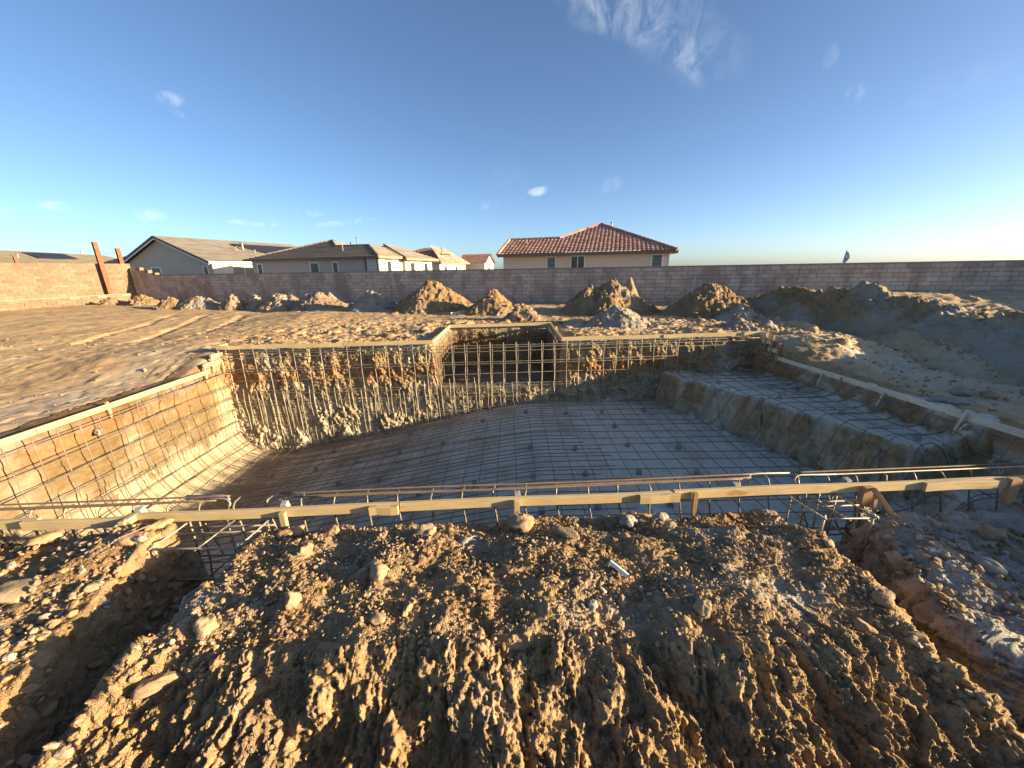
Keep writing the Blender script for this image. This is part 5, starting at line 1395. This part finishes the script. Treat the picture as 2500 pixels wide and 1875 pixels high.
RK = [('pale angular stone with a brown foot, alone on the grey patch of the bank', 1.17, 1.90, .062, .85, .8, 1.15, 'rock_tan', 1),
      ('small brown lump beside the pale angular stone', 1.04, 1.84, .045, 1.1, .9, .7, 'rock_red', 2),
      ('grey stone left of the white plastic scrap\'s brown hollow', .50, 1.97, .034, 1.1, .9, .8, 'rock_grey', 3),
      ('oblong tan clod right below the white scrap', .70, 2.02, .045, .7, 1.1, .8, 'rock_tan', 4),
      ('large smooth clod in front of the middle stake', .05, 2.93, .12, 1.0, .9, .75, 'rock_tan', 5),
      ('long ridge shaped clod right of the large smooth clod', .42, 2.64, .10, 1.25, .6, .5, 'rock_tan', 6),
      ('big grey boulder wedged below the thin brown stake, left one', 1.02, 2.90, .085, 1.2, .8, .75, 'rock_grey', 7),
      ('dark boulder wedged below the thin brown stake, right one', 1.30, 2.94, .075, 1.1, .8, .7, 'rock_grey', 8),
      ('round grey cobble below the two wedged boulders', 1.36, 2.84, .045, 1, .9, .8, 'rock_grey', 9),
      ('white chalky stone in the pale patch left of centre', -.42, 2.66, .05, 1.1, .9, .7, 'rock_grey', 10),
      ('tan rounded clod left of the white chalky stone', -.72, 2.68, .085, 1.1, .9, .75, 'rock_tan', 11),
      ('reddish clod row end lying by the left cage', -1.98, 2.86, .085, 1.5, .8, .7, 'rock_red', 12),
      ('reddish clod in front of the single upright stake', -1.55, 2.80, .075, 1.1, .8, .7, 'rock_red', 13),
      ('flat upright slab clod left of middle bank', -1.62, 2.50, .07, .6, .8, 1.0, 'rock_tan', 14),
      ('large blocky clod at the left edge of the bank', -1.90, 1.83, .085, .8, .7, .95, 'rock_tan', 15),
      ('long lit clod overhanging the left trench', -2.02, 1.62, .10, 1.3, .55, .5, 'rock_tan', 16),
      ('slab of clay standing on the left edge of the bank', -1.44, 1.98, .075, .7, .5, .95, 'rock_tan', 17),
      ('grey tan cobble in the shaded hollow left of centre', -.86, 1.86, .05, 1.0, .8, .8, 'rock_tan', 18),
      ('slender pointed stone slab on the front of the bank, left of centre', -.69, 1.94, .055, .6, .9, .8, 'rock_tan', 19),
      ('brown rough lump at the lip of the cut face', -.22, 1.77, .05, .9, .8, .9, 'rock_red', 20),
      ('round clod with dry grass on top, left of the middle', -.98, 2.25, .085, .9, 1.0, .8, 'rock_tan', 21),
      ('reddish stone at the right shoulder of the bank', 1.75, 1.78, .045, 1.1, .9, .8, 'rock_red', 22),
      ('dark reddish stone near the right edge of the bank', 2.14, 1.83, .05, 1.3, .8, .7, 'rock_red', 23),
      ('small pale pebble stone high on the right edge of the bank', 2.05, 2.08, .035, 1, .8, .7, 'rock_grey', 24)]
for lb, x, y, s, a, b, c, m, sd in RK: rock(lb, x, y, s, a, b, c, m, sd + 400, random.uniform(-1, 1))
RK2 = [('large rounded white cobble on the shaded right bank, left of a pair', 3.66, 2.43, .095, 1.15, .85, .65, 'rock_grey', 31), ('rounded grey cobble on the right bank, right of a pair', 3.84, 2.36, .08, 1.0, .9, .7, 'rock_grey', 32),
       ('large sunlit tan stone on the right bank', 4.22, 2.86, .10, 1.1, .8, .75, 'rock_tan', 33), ('partly lit stone at the right edge of the picture', 4.25, 2.62, .12, 1.2, .9, .7, 'rock_tan', 34),
       ('small white stone above the paired cobbles', 3.80, 2.84, .045, 1, .9, .8, 'rock_grey', 35), ('flat white stone low on the right bank', 3.48, 2.10, .05, 1.3, .8, .45, 'rock_grey', 36), ('long grey stone on the slope above the paired cobbles', 3.80, 2.66, .06, 1.4, .7, .5, 'rock_grey', 37),
       ('grey stone near the right end of the front boards', 4.62, 2.95, .08, 1, .9, .7, 'rock_grey', 38), ('cobble half buried left of the large sunlit stone', 3.98, 2.95, .055, 1.2, .8, .6, 'rock_grey', 39)]
for lb, x, y, s, a, b, c, m, sd in RK2: rock(lb, x, y, s, a, b, c, m, sd + 400, random.uniform(-1, 1), group='cobbles on the right bank', lump=.12)
RK3 = [('pale stone pair\'s left stone beyond the right rim', 7.35, 5.95, .14, 1.1, .8, .7, 'rock_grey', 41), ('pale stone pair\'s right stone beyond the right rim', 7.62, 5.80, .11, 1, .9, .7, 'rock_tan', 42), ('dark slab of clay just outside the right rim board', 6.75, 5.60, .20, 1.3, .7, .35, 'rock_grey', 43),
       ('small sunlit orange clod in the scraped channel', 8.9, 12.1, .16, 1, .8, .9, 'rock_red', 44), ('tan clod beside the small orange clod', 9.4, 11.6, .12, 1.2, .8, .7, 'rock_tan', 45), ('rough pale clod by the blue grey patch', 7.3, 8.35, .11, 1, .9, .8, 'rock_tan', 46),
       ('pale boulder behind the back right corner', 6.95, 10.35, .2, 1.1, .8, .8, 'rock_grey', 47), ('round boulder on the yard behind the back left boards', -2.45, 10.9, .15, 1.2, .9, .7, 'rock_tan', 48),
       ('large flat clod lying on the left bank by the picture edge', -3.62, 2.22, .13, 1.3, .8, .4, 'rock_tan', 49), ('reddish clod in front of the leaning front left stake', -3.2, 2.72, .10, 1.5, .8, .5, 'rock_red', 50), ('reddish broken clod row on the left bank', -4.05, 2.80, .09, 1.5, .8, .5, 'rock_red', 51), ('second reddish clod near the front left stake', -2.98 - .12, 2.86, .075, 1.3, .8, .6, 'rock_red', 52),
       ('rounded cobble half exposed high in the sunlit left pit wall', LX - .04, 5.85, .09, .6, 1.2, .6, 'rock_grey', 53)]
for lb, x, y, s, a, b, c, m, sd in RK3: rock(lb, x, y, s, a, b, c, m, sd + 400, random.uniform(-1, 1), z=(-.42 if sd == 53 else None), group='stones and clods around the rim')

def scatter(name, label, n, pick, smin, smax, mat, seed, power=2.6, sink=.25, greyf=None):
    rg = np.random.default_rng(seed)
    protos = [ico(1 if k < 4 else 2, seed + k, rg.uniform(.8, 1.3), rg.uniform(.7, 1.1), rg.uniform(.5, .9), .3) for k in range(10)]
    x, y, z = pick(rg, n); n = len(x)
    s = smin + (smax - smin) * rg.random(n) ** power
    kind = np.where(s > smin + .25 * (smax - smin), rg.integers(4, 10, n), rg.integers(0, 4, n))
    Vs, Fs, b, Gs, Rs = [], [], 0, [], []
    for k in range(10):
        idx = np.where(kind == k)[0]
        if not len(idx): continue
        P, F = protos[k]; a = rg.uniform(0, 6.28, len(idx)); c, sn = np.cos(a), np.sin(a)
        Q = P[None] * s[idx, None, None]
        X = Q[..., 0] * c[:, None] - Q[..., 1] * sn[:, None] + x[idx, None]; Y = Q[..., 0] * sn[:, None] + Q[..., 1] * c[:, None] + y[idx, None]
        tl = rg.normal(0, .25, (len(idx), 2)); Z = Q[..., 2] + tl[:, :1] * Q[..., 0] + tl[:, 1:] * Q[..., 1] + (z[idx] + s[idx] * (.6 - 1.2 * sink))[:, None]
        Vs.append(np.stack([X, Y, Z], -1).reshape(-1, 3)); Fs.append((F[None] + (np.arange(len(idx)) * len(P))[:, None, None] + b).reshape(-1, 3)); b += len(idx) * len(P)
        Gs.append(np.repeat(np.clip(rg.normal(.08, .3, len(idx)), 0, 1), len(P))); Rs.append(np.repeat(np.clip(rg.normal(.0, .22, len(idx)), 0, 1), len(P)))
    o = link(name, np_mesh(name, np.concatenate(Vs), np.concatenate(Fs), False, {'grey': np.concatenate(Gs), 'red': np.concatenate(Rs)}), MAT[mat])
    return tag(o, label, 'clods', None, 'stuff')
def pick_bank(rg, n):
    x = rg.uniform(-2.25, 2.45, n); y = 1.62 + 1.36 * rg.random(n)
    keep = fbm(x, y, 2.2, 3, .55, 500) + rg.normal(0, .35, n) > -.12
    x, y = x[keep], y[keep]; return x, y, near_h(x, y) + .01
scatter('clods', 'loose crumbs and pebbles strewn over the bank in front of the boards', 15000, pick_bank, .0025, .017, 'clod', 600, 3.0)
def pick_sides(rg, n):
    s = rg.random(n) < .5; x = np.where(s, rg.uniform(-5.0, -3.0, n), rg.uniform(3.0, 5.0, n)); y = rg.uniform(1.2, 2.95, n)
    return x, y, near_h(x, y) + .008
scatter('clods', 'loose stones and crumbs over the left and right front banks', 4500, pick_sides, .003, .030, 'clod', 620, 3.6)
def pick_trench(rg, n):
    s = rg.random(n) < .5; x = np.where(s, rg.uniform(-3.2, -2.15, n), rg.uniform(2.35, 3.1, n)); y = rg.uniform(1.1, 2.7, n)
    return x, y, near_h(x, y) + .004
scatter('clods', 'rubble lying in the two shaded trenches beside the bank', 1500, pick_trench, .008, .05, 'clod', 630, 3.2)
def pick_yard(rg, n):
    x = np.concatenate([rg.uniform(-7, 7, n // 2), rg.uniform(6.6, 10.5, n // 4), rg.uniform(-16, -7.1, n // 4)])
    y = np.concatenate([9.45 + 4 * rg.random(n // 2) ** 1.6, rg.uniform(4, 13, n // 4), rg.uniform(4, 12, n // 4)])
    kk = (x > -7) | (rg.random(len(x)) < .3); x, y = x[kk], y[kk]
    k = ~((x > AL0 - .3) & (x < AL1 + .3) & (y < ALY + .4)); x, y = x[k], y[k]
    return x, y, ground_z(x, y)
scatter('clods', 'clods and stones scattered over the open yard around the pit', 5200, pick_yard, .006, .05, 'clod', 640, 4.0)
def pick_ridge(rg, n):
    i = rg.uniform(0, len(RIDGE) - 2, n); k = np.arange(len(RIDGE))
    cx, cy, cz = (np.interp(i, k, RIDGE[:, j]) for j in range(3)); w = rg.uniform(-1, .4, n)
    return cx + w * (.9 + .75 * cz) * .9, cy + .2 * w, ground_z(cx + w, cy, False) * .6 + cz * (1 - np.abs(w) ** 1.15) * .8
scatter('clods', 'stones rolled down the long spoil ridge on the right', 900, pick_ridge, .012, .075, 'clod', 660, 3.2)
def pick_heaps(rg, n):
    xs, ys, zs = [], [], []
    for (lb, cx, cy, R, tp, zg, sd, gr, rd, kw) in HE:
        m = int(n / len(HE)); a = rg.uniform(0, 6.28, m); r = R * 1.1 * np.sqrt(rg.random(m))
        xs.append(cx + r * np.cos(a)); ys.append(cy + r * np.sin(a) * .85); zs.append(zg + (tp - zg) * np.clip(1.05 - r / R, 0, .9))
    return np.concatenate(xs), np.concatenate(ys), np.concatenate(zs)
scatter('clods', 'lumps and pale stones rolled down the dirt heaps', 1700, pick_heaps, .02, .10, 'clod', 650, 2.4)

# white plastic scrap on the bank and a splinter beside it
z0 = float(near_h(np.array([.72]), np.array([2.2]))[0]) + .03
g = Geo(); a, b = Vector((.685, 2.275, z0 + .02)), Vector((.775, 2.15, z0 + .01)); d = (b - a).normalized(); sd = Vector((-d.y, d.x, 0))
V = []; 
for i in range(7):
    p = a.lerp(b, i / 6)
    for ang in np.linspace(0, math.pi, 6): V.append(p + sd * (.018 * math.cos(ang)) + Vector((0, 0, .015 * math.sin(ang))))
F = [(i * 6 + k, i * 6 + k + 1, (i + 1) * 6 + k + 1, (i + 1) * 6 + k) for i in range(6) for k in range(5)]
n = len(V); V += [v - Vector((0, 0, .003)) for v in V]; F += [tuple(n + q for q in f[::-1]) for f in F]
g.add(V, F); o = g.build('plastic_scrap', plain('white_plastic', (.72, .72, .68), .45), smooth=True); tag(o, 'small white plastic scrap lying right of the middle of the bank', 'scrap')
stake('tiny pale wood splinter left of the plastic scrap', (.60, 2.055, float(near_h(np.array([.6]), np.array([2.05]))[0]) + .03), .05, .3, .022, .012, (1.4, .3), 'wood_pale', 'scrap', None, 'wood_chip', False)
plank('timber', 'thin grey board lying on the ground beyond the back right corner', (6.35, 9.75, .47), (7.5, 9.3, .30), .05, .03, 'wood_pale', None, cat='board')
plank('timber', 'short pale board scrap lying at the right foot of the large brown heap', (-2.25, 14.6, .50), (-1.75, 14.9, .55), .12, .03, 'wood_pale', None, cat='board')

# curved pipe showing at the left edge of the bank
t = thing('pipe', 'smooth curved grey pipe half buried at the left edge of the front bank', 'pipe', (-2.25, 2.1, -.12))
pp = [(-2.20, 2.36, -.20), (-2.285, 2.26, -.14), (-2.30, 2.15, -.12), (-2.25, 2.06, -.12), (-2.16, 1.99, -.14), (-2.05, 1.94, -.20)]
g = Geo(); g.tube([Vector(q) - t.location for q in pp], .021, 12); g.build('tube', plain('pipe_grey', (.20, .18, .155), .4), t, smooth=True)
